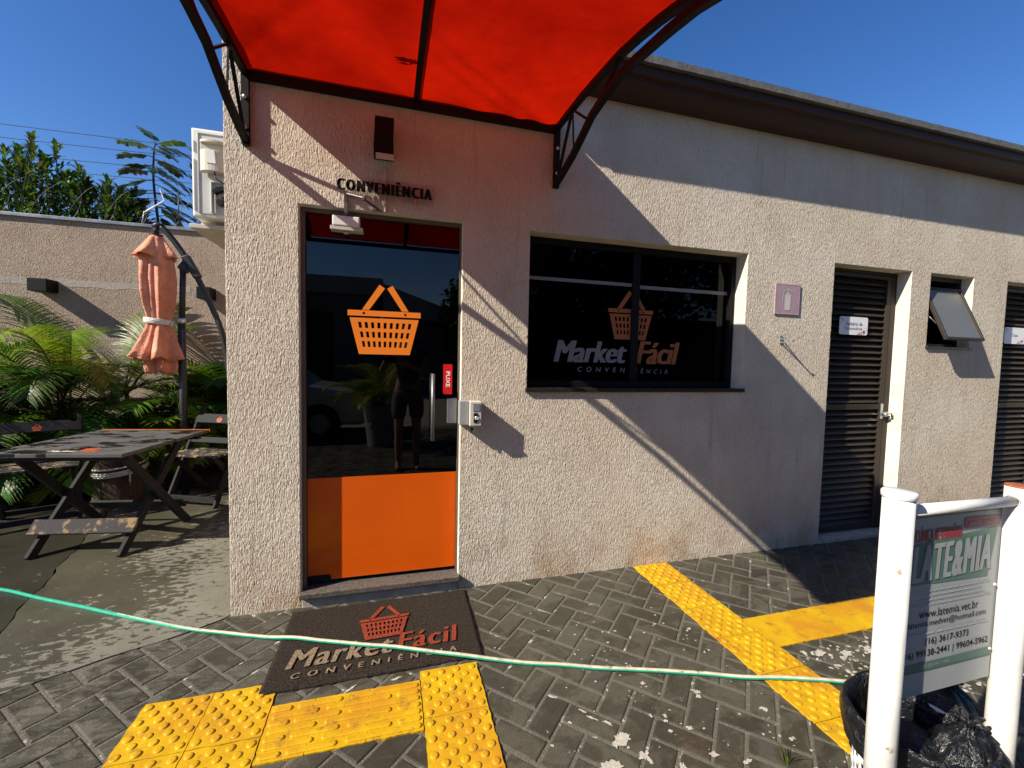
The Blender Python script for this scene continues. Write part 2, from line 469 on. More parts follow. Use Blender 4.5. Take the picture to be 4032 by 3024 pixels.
# ------------------------------------------------------------------ mesh builder
class MB:
    def __init__(s):
        s.bm = bmesh.new()
        s.mi = 0
        s.lay = None
        s.tint = None
    def use_tint(s):
        s.lay = s.bm.loops.layers.float_color.new('tint')
        return s
    def face(s, vs):
        try:
            f = s.bm.faces.new(vs)
        except ValueError:
            return None
        f.material_index = s.mi
        if s.lay is not None and s.tint is not None:
            for lp in f.loops:
                lp[s.lay] = (*s.tint, 1)
        return f
    def quad(s, pts):
        return s.face([s.bm.verts.new(p) for p in pts])
    def box(s, a, b, rot=None, piv=None, bev=0.0):
        x0, y0, z0 = a
        x1, y1, z1 = b
        vs = [Vector((x, y, z)) for z in (z0, z1) for y in (y0, y1) for x in (x0, x1)]
        if rot is not None:
            pv = Vector(piv) if piv is not None else (Vector(a) + Vector(b)) / 2
            vs = [pv + rot @ (v - pv) for v in vs]
        v = [s.bm.verts.new(p) for p in vs]
        fs = [s.face([v[i] for i in q]) for q in ((0, 2, 3, 1), (4, 5, 7, 6), (0, 1, 5, 4), (2, 6, 7, 3), (0, 4, 6, 2), (1, 3, 7, 5))]
        if bev:
            es = list({e for f in fs for e in f.edges})
            r = bmesh.ops.bevel(s.bm, geom=es, offset=bev, segments=2, affect='EDGES', profile=.6)
            for f in r['faces']:
                f.material_index = s.mi
        return s
    def beam(s, p, q, wx, wy, side=(0, 0, 1), bev=0.0):
        """rectangular bar from p to q; wy along 'side'"""
        p, q = Vector(p), Vector(q)
        d = (q - p).normalized()
        sd = Vector(side)
        sd = (sd - d * sd.dot(d)).normalized()
        o = d.cross(sd)
        vs = []
        for e in (p, q):
            for a, b in ((-1, -1), (1, -1), (1, 1), (-1, 1)):
                vs.append(s.bm.verts.new(e + o * (a * wx / 2) + sd * (b * wy / 2)))
        fs = [s.face([vs[i] for i in qd]) for qd in ((3, 2, 1, 0), (4, 5, 6, 7), (0, 1, 5, 4), (1, 2, 6, 5), (2, 3, 7, 6), (3, 0, 4, 7))]
        if bev:
            es = list({e for f in fs for e in f.edges})
            r = bmesh.ops.bevel(s.bm, geom=es, offset=bev, segments=1, affect='EDGES')
            for f in r['faces']:
                f.material_index = s.mi
        return s
    def tube(s, pts, r, n=8, caps=True, mats=None):
        pts = [Vector(p) for p in pts]
        rs = r if isinstance(r, (list, tuple)) else [r] * len(pts)
        rings = []
        ref = Vector((0, 0, 1))
        for i, p in enumerate(pts):
            d = (pts[min(i + 1, len(pts) - 1)] - pts[max(i - 1, 0)]).normalized()
            rf = ref if abs(d.dot(ref)) < .95 else Vector((0, 1, 0))
            a = d.cross(rf).normalized()
            b = a.cross(d).normalized()
            rings.append([s.bm.verts.new(p + (a * math.cos(t) + b * math.sin(t)) * rs[i]) for t in [2 * math.pi * k / n for k in range(n)]])
        for i in range(len(rings) - 1):
            for k in range(n):
                f = s.face([rings[i][k], rings[i][(k + 1) % n], rings[i + 1][(k + 1) % n], rings[i + 1][k]])
                if f:
                    f.smooth = True
                    if mats:
                        f.material_index = mats(i, k)
        if caps:
            s.face(rings[0][::-1])
            s.face(rings[-1])
        return s
    def lathe(s, prof, c=(0, 0, 0), n=24, fn=None, caps=True):
        rings = []
        for i, (r, z) in enumerate(prof):
            ring = []
            for k in range(n):
                t = 2 * math.pi * k / n
                rr = r if fn is None else fn(r, t, i)
                ring.append(s.bm.verts.new((c[0] + rr * math.cos(t), c[1] + rr * math.sin(t), c[2] + z)))
            rings.append(ring)
        for i in range(len(rings) - 1):
            for k in range(n):
                f = s.face([rings[i][k], rings[i][(k + 1) % n], rings[i + 1][(k + 1) % n], rings[i + 1][k]])
                if f:
                    f.smooth = True
        if caps:
            s.face(rings[0][::-1])
            s.face(rings[-1])
        return s
    def prism(s, poly, o, u, v, d):
        """extrude a polygon given in (u, v) coordinates about o by vector d"""
        o, u, v, d = Vector(o), Vector(u), Vector(v), Vector(d)
        a = [s.bm.verts.new(o + u * x + v * y) for x, y in poly]
        b = [s.bm.verts.new(o + u * x + v * y + d) for x, y in poly]
        s.face(a[::-1])
        s.face(b)
        n = len(a)
        for i in range(n):
            s.face([a[i], a[(i + 1) % n], b[(i + 1) % n], b[i]])
        return s
    def build(s, name, mats, parent=None, loc=None, smooth=False, bevel=0.0, recalc=True):
        if recalc:
            bmesh.ops.recalc_face_normals(s.bm, faces=s.bm.faces[:])
        me = bpy.data.meshes.new(name)
        off = Vector(loc) if loc is not None else Vector()
        w0 = Vector()
        if parent is not None:
            pp = parent
            while pp is not None:
                w0 += pp.location
                pp = pp.parent
        if WORLD[0]:
            sh = w0 + off
            bmesh.ops.translate(s.bm, vec=-sh, verts=s.bm.verts[:])
        s.bm.to_mesh(me)
        s.bm.free()
        if smooth:
            for p in me.polygons:
                p.use_smooth = True
        for m in (mats if isinstance(mats, (list, tuple)) else [mats]):
            me.materials.append(MAT[m] if isinstance(m, str) else m)
        o = bpy.data.objects.new(name, me)
        COL.objects.link(o)
        if parent is not None:
            o.parent = parent
        o.location = off
        if bevel:
            md = o.modifiers.new('bevel', 'BEVEL')
            md.width = bevel
            md.segments = 2
            md.limit_method = 'ANGLE'
            md.angle_limit = R(35)
        return o
WORLD = [True]           # True: vertices are given in world coordinates

def tag(o, label=None, cat=None, group=None, kind=None):
    if label: o['label'] = label
    if cat: o['category'] = cat
    if group: o['group'] = group
    if kind: o['kind'] = kind
    return o
def thing(name, loc, label, cat, group=None, rz=0.0):
    o = bpy.data.objects.new(name, None)
    COL.objects.link(o)
    o.location = loc
    o.rotation_euler = (0, 0, rz)
    o.empty_display_size = .1
    return tag(o, label, cat, group)
def copy_tree(o, parent=None):
    c = o.copy()
    COL.objects.link(c)
    if parent is not None:
        c.parent = parent
    for ch in [x for x in bpy.data.objects if x.parent == o]:
        copy_tree(ch, c)
    return c

def text_polys(mb, s, box, o, u, v, shear=0.0, bold=0.0, space=1.0, heavy=0.0):
    """lay the string into box (u0, v0, u1, v1) of the plane o + u*U + v*V"""
    cu = bpy.data.curves.new('t', 'FONT')
    cu.body = s
    cu.shear = shear
    cu.offset = bold
    cu.space_character = space
    cu.resolution_u = 3
    ob = bpy.data.objects.new('t', cu)
    COL.objects.link(ob)
    dg = bpy.context.evaluated_depsgraph_get()
    dg.update()
    me = bpy.data.meshes.new_from_object(ob.evaluated_get(dg))
    bpy.data.objects.remove(ob)
    if not me.vertices:
        return
    xs = [q.co.x for q in me.vertices]
    ys = [q.co.y for q in me.vertices]
    x0, x1, y0, y1 = min(xs), max(xs), min(ys), max(ys)
    U0, V0, U1, V1 = box
    sx = (U1 - U0) / (x1 - x0)
    sy = (V1 - V0) / (y1 - y0)
    o, u, v = Vector(o), Vector(u), Vector(v)
    nrm = u.cross(v).normalized()
    shifts = [0.0] if not heavy else [-heavy, -heavy / 2, 0.0, heavy / 2, heavy]
    for n_, dx in enumerate(shifts):
        q0 = o + u * dx + nrm * (.00012 * n_)
        vs = [mb.bm.verts.new(q0 + u * (U0 + (q.co.x - x0) * sx) + v * (V0 + (q.co.y - y0) * sy)) for q in me.vertices]
        for p in me.polygons:
            mb.face([vs[i] for i in p.vertices])
    bpy.data.meshes.remove(me)

def basket(mb, o, u, v, holes=(9, 3), split=None):
    """shopping basket emblem: unit box 0..1 wide, 0..1 high (handles included)"""
    o, u, v = Vector(o), Vector(u), Vector(v)
    def P(x, y): return mb.bm.verts.new(o + u * x + v * y)
    def poly(pts): mb.face([P(*p) for p in pts])
    # rim with two rivet holes, cut into five pieces
    z0, z1 = .543, .622
    xs = [0, .200, .232, .768, .800, 1]
    for i in range(5):
        if i in (1, 3):
            poly([(xs[i], z0), (xs[i + 1], z0), (xs[i + 1], z0 + .024), (xs[i], z0 + .024)])
            poly([(xs[i], z1 - .024), (xs[i + 1], z1 - .024), (xs[i + 1], z1), (xs[i], z1)])
        else:
            poly([(xs[i], z0), (xs[i + 1], z0), (xs[i + 1], z1), (xs[i], z1)])
    poly([(.19, .63), (.285, .63), (.50, .945), (.425, .995)])
    poly([(.735, .63), (.83, .63), (.605, .99), (.53, .945)])
    # body, bilinear trapezoid with slots
    nu, nv = holes
    us = [0.0]
    a0, a1 = .105, .905
    pitch = (a1 - a0) / (nu - .5)
    for i in range(nu):
        us += [a0 + i * pitch, a0 + i * pitch + pitch * .48]
    us += [1.0]
    vsn = [0.0]
    b0, b1 = .20, .88
    pv = (b1 - b0) / (nv - .4)
    for j in range(nv):
        vsn += [b0 + j * pv, b0 + j * pv + pv * .62]
    vsn += [1.0]
    def T(a, b):
        y = b * .515
        l = .15 * (1 - b) + .026 * b
        return (l + (1 - 2 * l) * a, y)
    for i in range(len(us) - 1):
        for j in range(len(vsn) - 1):
            if i % 2 == 1 and j % 2 == 1:
                continue
            poly([T(us[i], vsn[j]), T(us[i + 1], vsn[j]), T(us[i + 1], vsn[j + 1]), T(us[i], vsn[j + 1])])

X, Y, Z = Vector((1, 0, 0)), Vector((0, 1, 0)), Vector((0, 0, 1))

# ================================================================== SETTING
mb = MB()
mb.quad([(-400, -400, -.06), (400, -400, -.06), (400, 400, -.06), (-400, 400, -.06)])
tag(mb.build('ground', 'bounceground'), kind='structure')

def slab_edge(x):                        # patio slab boundary line, from the wall corner to the lower left
    return .553 * x + .012 * math.sin(x * 9) + .006 * math.sin(x * 31 + 1)

# bedding sheet under the paver joints
mb = MB()
mb.quad([(-4, -6, -.0036), (9, -6, -.0036), (9, .2, -.0036), (-4, .2, -.0036)])
tag(mb.build('paving_joints', 'joint'), kind='structure')

# herringbone concrete pavers (one pavement sheet, each block modelled)
mb = MB().use_tint()
c45 = math.sqrt(.5)
P0 = Vector((1.236, -.860))
U2, V2 = Vector((c45, c45)), Vector((-c45, c45))
S = .1
rnd = random.Random(3)
def on_slab(x, y): return x < .02 and y > slab_edge(x)
def paver_block(cu, cv, lu, lv):
    g = .0052
    c = P0 + U2 * ((cu + lu / 2) * S) + V2 * ((cv + lv / 2) * S)
    if not (-3.6 < c.x < 8.6 and -5.6 < c.y < .14): return
    if c.x < 3.9 and c.y > .07 and not (.3 < c.x < 1.2): return
    if on_slab(c.x, c.y - .07): return
    hz = rnd.uniform(-.0013, .0013)
    tx, ty = rnd.gauss(0, .006), rnd.gauss(0, .006)
    ju, jv = rnd.gauss(0, .0008), rnd.gauss(0, .0008)
    t = rnd.uniform(.72, 1.25)
    wtone = rnd.uniform(-.05, .05)
    mb.tint = (t + wtone, t, t - wtone)
    rings = []
    for ins, z in ((g, -.016), (g, -.0052), (g + .0016, -.0016), (g + .0055, 0)):
        ring = []
        hu, hv = lu * S / 2 - ins, lv * S / 2 - ins
        for a, b in ((-1, -1), (1, -1), (1, 1), (-1, 1)):
            q = c + U2 * (a * hu + ju) + V2 * (b * hv + jv)
            ring.append(mb.bm.verts.new((q.x, q.y, z + hz + (a * hu * tx + b * hv * ty) * .25)))
        rings.append(ring)
    for r0, r1 in zip(rings, rings[1:]):
        for k in range(4):
            mb.face([r0[k], r0[(k + 1) % 4], r1[(k + 1) % 4], r1[k]])
    mb.face(rings[-1])
for i in range(-75, 90):
    for j in range(-75, 90):
        d = (i - j - 1) % 4
        if d == 0: paver_block(i, j, 2, 1)
        elif d == 3: paver_block(i, j, 1, 2)
tag(mb.build('pavement', 'paver', recalc=False), kind='structure')

# patio slab, cast in two bays with a cracked joint between
def jx(y):
    t = (y + 3.2) / 6.5
    base = -.86 - .44 * (y - .117) / 1.13 if y > .117 else -.983 + .22 * (.117 - y) * -1.2
    return -.983 - .27 * (y - .117) + .010 * math.sin(y * 13) + .006 * math.sin(y * 37)
mb = MB()
def strip(pts_lo, pts_hi):
    a = [mb.bm.verts.new((*p, .003)) for p in pts_lo]
    b = [mb.bm.verts.new((*p, .003)) for p in pts_hi]
    al = [mb.bm.verts.new((*p, -.05)) for p in pts_lo]
    for i in range(len(a) - 1):
        mb.face([a[i], a[i + 1], b[i + 1], b[i]])
        mb.face([al[i], al[i + 1], a[i + 1], a[i]])
# right bay: columns in x from the joint to the building side
ys = [-.53 + .05 * i for i in range(66)]
def split_y():
    y = 0
    for _ in range(40): y = slab_edge(jx(y))
    return y
yj = split_y()
colx = [jx(yj) + (.0 - jx(yj)) * i / 50 for i in range(51)]
lo = [(x, slab_edge(x) + .002) for x in colx]
# bay as a ruled fan: lower edge follows the crack, upper edge the wall line y=3.2
N = 60
right = []
for i in range(N + 1):
    t = i / N
    right.append(t)
vgrid = []
for i in range(N + 1):
    y = yj + (3.3 - yj) * i / N
    xl = jx(y) + .004 + .0016 * math.sin(y * 70)
    if y < 0:
        # right end on the slab edge: solve x for slab_edge(x) = y
        x = y / .553
        for _ in range(30): x -= (slab_edge(x) - y) / .6
        xr = x - .003
    else:
        xr = .02
    vgrid.append((xl, max(xr, xl), y))
for i in range(N):
    a, b = vgrid[i], vgrid[i + 1]
    mb.quad([(a[0], a[2], .003), (a[1], a[2], .003), (b[1], b[2], .003), (b[0], b[2], .003)])
    mb.quad([(a[0], a[2], -.05), (b[0], b[2], -.05), (b[0], b[2], .003), (a[0], a[2], .003)])
    if a[2] < .01:
        mb.quad([(a[1], a[2], -.05), (a[1], a[2], .003), (b[1], b[2], .003), (b[1], b[2], -.05)])
tag(mb.build('patio_slab', 'slab', recalc=False), kind='structure')
mb = MB()
N = 90
prev = None
for i in range(N + 1):
    y = -3.4 + 6.7 * i / N
    if y < yj:
        x = y / .553
        for _ in range(30): x -= (slab_edge(x) - y) / .6
        xr = x - .003
    else:
        xr = jx(y) - .003 + .0016 * math.sin(y * 55)
    cur = (-9.0, xr, y)
    if prev:
        a, b = prev, cur
        mb.quad([(a[0], a[2], .0025), (a[1], a[2], .0025), (b[1], b[2], .0025), (b[0], b[2], .0025)])
        mb.quad([(a[1], a[2], -.05), (a[1], a[2], .0025), (b[1], b[2], .0025), (b[1], b[2], -.05)])
    prev = cur
tag(mb.build('patio_slab', 'slabdamp', recalc=False), kind='structure')
mb = MB()
mb.quad([(-9, -3.4, -.03), (.02, -3.4, -.03), (.02, 3.3, -.03), (-9, 3.3, -.03)])
tag(mb.build('slab_joint_bed', 'soil'), kind='structure')

# planting bed in front of the yard wall
mb = MB()
nx = 60
pv = None
for i in range(nx + 1):
    x = -8 + 7.9 * i / nx
    row = [mb.bm.verts.new((x, y, .012 + z + .03 * noise.noise((x * 3, y * 3, 1)) * (z > 0))) for y, z in ((2.42, 0), (2.5, .05), (2.8, .07), (3.19, .06))]
    if pv:
        for k in range(3): mb.face([pv[k], row[k], row[k + 1], pv[k + 1]])
    pv = row
tag(mb.build('planting_bed', 'soil', smooth=True), kind='structure')

# tactile floor strips ------------------------------------------------
def dome(x, y, z, r, h):
    n = 12
    prof = ((r, -.0005), (r * .96, h * .45), (r * .78, h * .85), (r * .45, h))
    rings = [[mb.bm.verts.new((x + rr * math.cos(2 * math.pi * k / n), y + rr * math.sin(2 * math.pi * k / n), z + hh)) for k in range(n)] for rr, hh in prof]
    for a, b in zip(rings, rings[1:]):
        for k in range(n):
            f = mb.face([a[k], a[(k + 1) % n], b[(k + 1) % n], b[k]])
            if f: f.smooth = True
    mb.face(rings[-1])
def ragged_plate(x0, y0, x1, y1, z, amp=.004):
    """plate with a slightly uneven painted outline"""
    pts = []
    def edge(a, b, nrm):
        n = max(2, int((Vector(b) - Vector(a)).length / .012))
        for i in range(n):
            t = i / n
            p = Vector(a).lerp(Vector(b), t)
            pts.append(p + Vector(nrm) * amp * noise.noise((p.x * 40, p.y * 40, z * 10)))
    edge((x0, y0), (x1, y0), (0, 1)); edge((x1, y0), (x1, y1), (1, 0)); edge((x1, y1), (x0, y1), (0, 1)); edge((x0, y1), (x0, y0), (1, 0))
    v = [mb.bm.verts.new((p.x, p.y, z)) for p in pts]
    b = [mb.bm.verts.new((p.x, p.y, -.004)) for p in pts]
    mb.face(v)
    for i in range(len(v)):
        mb.face([b[i], b[(i + 1) % len(v)], v[(i + 1) % len(v)], v[i]])
def dome_strip(x0, y0, x1, y1, tile, name, along):
    global mb
    mb = MB()
    g = .0015
    L = (y1 - y0) if along == 'y' else (x1 - x0)
    W = (x1 - x0) if along == 'y' else (y1 - y0)
    nL, nW = max(1, round(L / tile)), max(1, round(W / tile))
    for a in range(nL):
        for b in range(nW):
            u0, u1 = L * a / nL, L * (a + 1) / nL
            v0, v1 = W * b / nW, W * (b + 1) / nW
            if along == 'y': bx = (x0 + v0, y0 + u0, x0 + v1, y0 + u1)
            else: bx = (x0 + u0, y0 + v0, x0 + u1, y0 + v1)
            zt = .005 + rnd.uniform(-.0006, .0006)
            ragged_plate(bx[0] + g, bx[1] + g, bx[2] - g, bx[3] - g, zt)
            p = .0305
            m = 7
            for i in range(m):
                for j in range(m):
                    if (i + j) % 2: continue
                    xx = bx[0] + (bx[2] - bx[0]) * (i + .75) / (m + .5)
                    yy = bx[1] + (bx[3] - bx[1]) * (j + .75) / (m + .5)
                    dome(xx + rnd.gauss(0, .001), yy + rnd.gauss(0, .001), zt, .0148 + rnd.uniform(-.001, .001), .0052 + rnd.uniform(-.0012, .0006))
    return tag(mb.build(name, 'yellow', recalc=True), kind='structure')
dome_strip(2.285, -2.25, 2.535, -.004, .25, 'tactile_paving', 'y')
dome_strip(.893, -1.88, 1.135, -.625, .25, 'tactile_paving', 'y')
dome_strip(-.108, -1.33, .345, -.55, .245, 'tactile_paving', 'y')
mb = MB()
xe = [.347, .50, .695, .891]
for a, b in zip(xe, xe[1:]):
    ragged_plate(a + .001, -.921, b - .001, -.676, .0048)
rowsy = [-.90 + .033 * i for i in range(7)]
def bar(x0, x1, y):
    n = 8
    r, h = .0125, .0060
    out = []
    for rr, hh in ((r, .0044), (r * .9, .0044 + h * .6), (r * .55, .0044 + h)):
        ring = [(x1 - r + rr * math.cos(-math.pi / 2 + math.pi * k / n), y + rr * math.sin(-math.pi / 2 + math.pi * k / n), hh) for k in range(n + 1)]
        ring += [(x0 + r + rr * math.cos(math.pi / 2 + math.pi * k / n), y + rr * math.sin(math.pi / 2 + math.pi * k / n), hh) for k in range(n + 1)]
        out.append([mb.bm.verts.new(q) for q in ring])
    for p, q in zip(out, out[1:]):
        for k in range(len(p)):
            f = mb.face([p[k], p[(k + 1) % len(p)], q[(k + 1) % len(q)], q[k]])
    mb.face(out[-1])
for i, y in enumerate(rowsy):
    if i % 2 == 0:
        bar(.355, .425, y); bar(.44, .60, y); bar(.625, .885, y)
    else:
        bar(.36, .52, y); bar(.545, .78, y); bar(.80, .885, y)
tag(mb.build('tactile_paving', 'yellow'), kind='structure')
mb = MB()
ragged_plate(2.537, -.872, 7.5, -.650, .0042, .006)
tag(mb.build('painted_line', 'yellowband'), kind='structure')

# ================================================================== STORE BUILDING
store = thing('store_building', (0, 0, 0), 'single-storey beige roughcast shop with glass door, display window and louvred doors', 'shop building')
TOPL, TOPR = 3.20, 2.93
XP = 1.36
openings = [(.325, 1.150, 0.0, 2.075), (1.540, 3.080, 1.150, 2.066), (3.850, 4.634, 0.0, 2.066), (4.845, 5.345, 1.500, 2.070), (5.770, 6.550, 0.0, 2.066)]
TH = .15
mb = MB()
xs = sorted({0.0, XP, 9.0} | {o[0] for o in openings} | {o[1] for o in openings})
zs = sorted({-.05, TOPR} | {o[2] for o in openings if o[2] > 0} | {o[3] for o in openings})
def in_open(x, z): return any(o[0] < x < o[1] and o[2] - .06 < z < o[3] and not (o[2] > 0 and z < o[2]) for o in openings)
cache = {}
def V(x, y, z):
    k = (round(x, 4), round(y, 4), round(z, 4))
    if k not in cache: cache[k] = mb.bm.verts.new(k)
    return cache[k]
for i in range(len(xs) - 1):
    for j in range(len(zs) - 1):
        if in_open((xs[i] + xs[i + 1]) / 2, (zs[j] + zs[j + 1]) / 2): continue
        mb.mi = 0
        mb.face([V(xs[i], 0, zs[j]), V(xs[i + 1], 0, zs[j]), V(xs[i + 1], 0, zs[j + 1]), V(xs[i], 0, zs[j + 1])])
        mb.mi = 2
        mb.face([V(xs[i], TH, zs[j]), V(xs[i], TH, zs[j + 1]), V(xs[i + 1], TH, zs[j + 1]), V(xs[i + 1], TH, zs[j])])
# raised parapet block over the shop door
for i in range(len(xs) - 1):
    if xs[i + 1] <= XP + 1e-4:
        mb.mi = 0
        mb.face([V(xs[i], 0, TOPR), V(xs[i + 1], 0, TOPR), V(xs[i + 1], 0, TOPL), V(xs[i], 0, TOPL)])
        mb.mi = 2
        mb.face([V(xs[i], TH, TOPR), V(xs[i], TH, TOPL), V(xs[i + 1], TH, TOPL), V(xs[i + 1], TH, TOPR)])
        mb.mi = 0
        mb.face([V(xs[i], 0, TOPL), V(xs[i + 1], 0, TOPL), V(xs[i + 1], TH, TOPL), V(xs[i], TH, TOPL)])
mb.face([V(XP, 0, TOPR), V(XP, TH, TOPR), V(XP, TH, TOPL), V(XP, 0, TOPL)])
for i in range(len(xs) - 1):
    if xs[i] >= XP - 1e-4:
        mb.face([V(xs[i], 0, TOPR), V(xs[i + 1], 0, TOPR), V(xs[i + 1], TH, TOPR), V(xs[i], TH, TOPR)])
# left end of the wall
lz = zs + [TOPL]
for j in range(len(lz) - 1):
    mb.mi = 0
    mb.face([V(0, 0, lz[j]), V(0, 0, lz[j + 1]), V(0, TH, lz[j + 1]), V(0, TH, lz[j])])
# reveals
mb.mi = 1
for x0, x1, z0, z1 in openings:
    zz = [q for q in zs if (z0 if z0 > 0 else -.05) - 1e-4 <= q <= z1 + 1e-4]
    xx = [q for q in xs if x0 - 1e-4 <= q <= x1 + 1e-4]
    for a, b in zip(zz, zz[1:]):
        mb.face([V(x0, 0, a), V(x0, 0, b), V(x0, TH, b), V(x0, TH, a)])
        mb.face([V(x1, 0, a), V(x1, TH, a), V(x1, TH, b), V(x1, 0, b)])
    for a, b in zip(xx, xx[1:]):
        mb.face([V(a, 0, z1), V(b, 0, z1), V(b, TH, z1), V(a, TH, z1)])
        if z0 > 0: mb.face([V(a, 0, z0), V(a, TH, z0), V(b, TH, z0), V(b, 0, z0)])
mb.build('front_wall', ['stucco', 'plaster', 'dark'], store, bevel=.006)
# remaining shell
mb = MB()
mb.mi = 0
mb.box((0, TH + .001, -.05), (.15, 5.5, TOPL))
mb.box((8.85, TH + .001, -.05), (9.0, 5.5, TOPR))
mb.box((.151, 5.35, -.05), (8.849, 5.5, TOPR))
mb.build('side_wall', 'stucco_back', store)
mb = MB()
mb.quad([(.15, TH, .02), (8.85, TH, .02), (8.85, 5.35, .02), (.15, 5.35, .02)])
mb.quad([(.15, TH, 2.75), (8.85, TH, 2.75), (8.85, 5.35, 2.75), (.15, 5.35, 2.75)])
mb.box((1.28, TH + .002, .02), (1.38, 3.0, 2.75))
mb.box((3.55, TH + .002, .02), (3.65, 5.3, 2.75))
mb.box((1.5, 2.2, .02), (3.4, 2.5, 2.0))
mb.build('interior', 'dark', store)
# roof with fibre-cement edge, boxed gutter below
mb = MB()
mb.quad([(.16, .155, 3.10), (XP, .155, 3.10), (XP, 5.5, 3.46), (.16, 5.5, 3.46)])
a = []
for k in range(0, 301):
    x = XP + .005 + 7.66 * k / 300
    wv = .0008 * math.sin(x * 2 * math.pi / .17)
    a.append((x, wv))
for (xa, wa), (xb, wb) in zip(a, a[1:]):
    mb.quad([(xa, -.205, 3.030 + wa), (xb, -.205, 3.030 + wb), (xb, 5.6, 3.42 + wb), (xa, 5.6, 3.42 + wa)])
    mb.quad([(xa, -.205, 2.990 + wa), (xb, -.205, 2.990 + wb), (xb, -.205, 3.030 + wb), (xa, -.205, 3.030 + wa)])
    mb.quad([(xa, -.205, 2.990 + wa), (xa, .1, 3.01 + wa), (xb, .1, 3.01 + wb), (xb, -.205, 2.990 + wb)])
mb.build('roof', 'fibre', store)
mb = MB()
prof = [(-.002, 2.872), (-.035, 2.868), (-.080, 2.872), (-.118, 2.886), (-.140, 2.908), (-.146, 2.932), (-.150, 2.934), (-.172, 2.936), (-.178, 2.944), (-.178, 2.985), (-.160, 2.988), (-.002, 2.988)]
xg = [XP + .005, 3.0, 4.4, 4.404, 6.9, 6.904, 9.02]
rows = [[mb.bm.verts.new((x, y, z)) for y, z in prof] for x in xg]
for p, q in zip(rows, rows[1:]):
    for k in range(len(prof) - 1):
        mb.face([p[k], q[k], q[k + 1], p[k + 1]])
mb.face(rows[0]); mb.face(rows[-1][::-1])
mb.build('gutter', 'brown', store)
# smooth cream plaster strip of the soffit line
for x, z in ((1.255, 1.945), (1.398, 1.945), (1.262, 1.742), (1.405, 1.745)):
    mb = MB()
    mb.tube([(x, -.0035, z), (x, .002, z)], .0115, 14)
    mb.build('blanking_plug', 'stucco', store)
# ---- threshold and step
mb = MB()
mb.box((.327, -.004, -.05), (1.148, .149, .052))
mb.build('door_step', 'dirtyplaster', store, bevel=.006)
mb = MB()
mb.box((.318, -.028, .0525), (1.156, .148, .084))
mb.build('threshold', 'granite', store, bevel=.005)

# ---- glass door
GY = .062
mb = MB()
mb.box((.347, GY, .105), (1.139, GY + .010, 2.052))
door = mb.build('glass_door', 'glass', store)
mb = MB()
mb.box((.3475, GY - .0035, .108), (1.1385, GY - .0005, .668))
mb.build('door_panel', 'orange', door)
mb = MB()
basket(mb, (.548, GY - .0015, 1.336), (.381, 0, 0), (0, 0, .378))
mb.build('basket_emblem', 'decal', door)
mb = MB()
mb.box((1.058, GY - .003, 1.118), (1.109, GY - .0008, 1.289))
st = mb.build('pull_sticker', 'red', door)
mb = MB()
text_polys(mb, 'PUXE', (0, 0, .088, .023), (1.0735, GY - .0042, 1.248), -Z, X, bold=.012)
mb.build('pull_lettering', 'letterwhite', door)
mb = MB()
mb.tube([(.997, GY - .052, .862), (.997, GY - .052, 1.236)], .0105, 12)
for z in (.93, 1.165): mb.tube([(.997, GY - .05, z), (.997, GY - .001, z)], .007, 8)
mb.build('door_handle', 'dullsteel', door)
mb = MB()
mb.prism([(0, 0), (.115, 0), (.115, .020), (.105, .032), (0, .032)], (.3478, GY - .012, .104), X, Z, (0, .010, 0))
mb.build('patch_fitting', 'blackmatt', door, bevel=.002)
mb = MB()
for x0, x1 in ((.3265, .3455), (1.1405, 1.1490)):
    mb.box((x0, GY - .022, .0845), (x1, GY + .030, 2.0745))
mb.box((.3455, GY - .022, 2.0545), (1.1405, GY + .030, 2.0745))
mb.build('door_frame', 'alu', store)

# ---- display window
WY = .118
mb = MB()
mb.box((1.560, WY, 1.200), (2.285, WY + .005, 2.030))
mb.box((2.330, WY + .016, 1.200), (3.045, WY + .021, 2.030))
win = mb.build('display_window', 'darkglass', store)
mb = MB()
f = .035
mb.box((1.5415, .098, 1.1615), (3.0785, .149, 1.1985))
mb.box((1.5415, .098, 2.0265), (3.0785, .149, 2.0645))
mb.box((1.5415, .098, 1.1985), (1.5615, .149, 2.0265))
mb.box((3.0435, .098, 1.1985), (3.0785, .149, 2.0265))
mb.box((2.278, .104, 1.1985), (2.306, .147, 2.0265))
mb.box((2.309, .112, 1.1985), (2.336, .149, 2.0265))
mb.build('window_frame', 'blackmatt', win, bevel=.002)
mb = MB()
mb.box((1.528, -.018, 1.136), (3.092, .147, 1.160))
mb.build('window_sill', 'darkstone', win, bevel=.002)
mb = MB()
yl, yr = WY - .002, WY + .014
mb.quad([(1.562, yl, 1.813), (2.277, yl, 1.813), (2.277, yl, 1.834), (1.562, yl, 1.834)])
mb.quad([(2.337, yr, 1.806), (3.042, yr, 1.806), (3.042, yr, 1.829), (2.337, yr, 1.829)])
mb.build('frosted_band', 'frost', win)
mb = MB()
mb.quad([(1.786, WY + .0062, 1.518), (2.062, WY + .0062, 1.518), (2.062, WY + .0062, 1.903), (1.786, WY + .0062, 1.903)])
mb.build('paper_notice', 'poster', win)
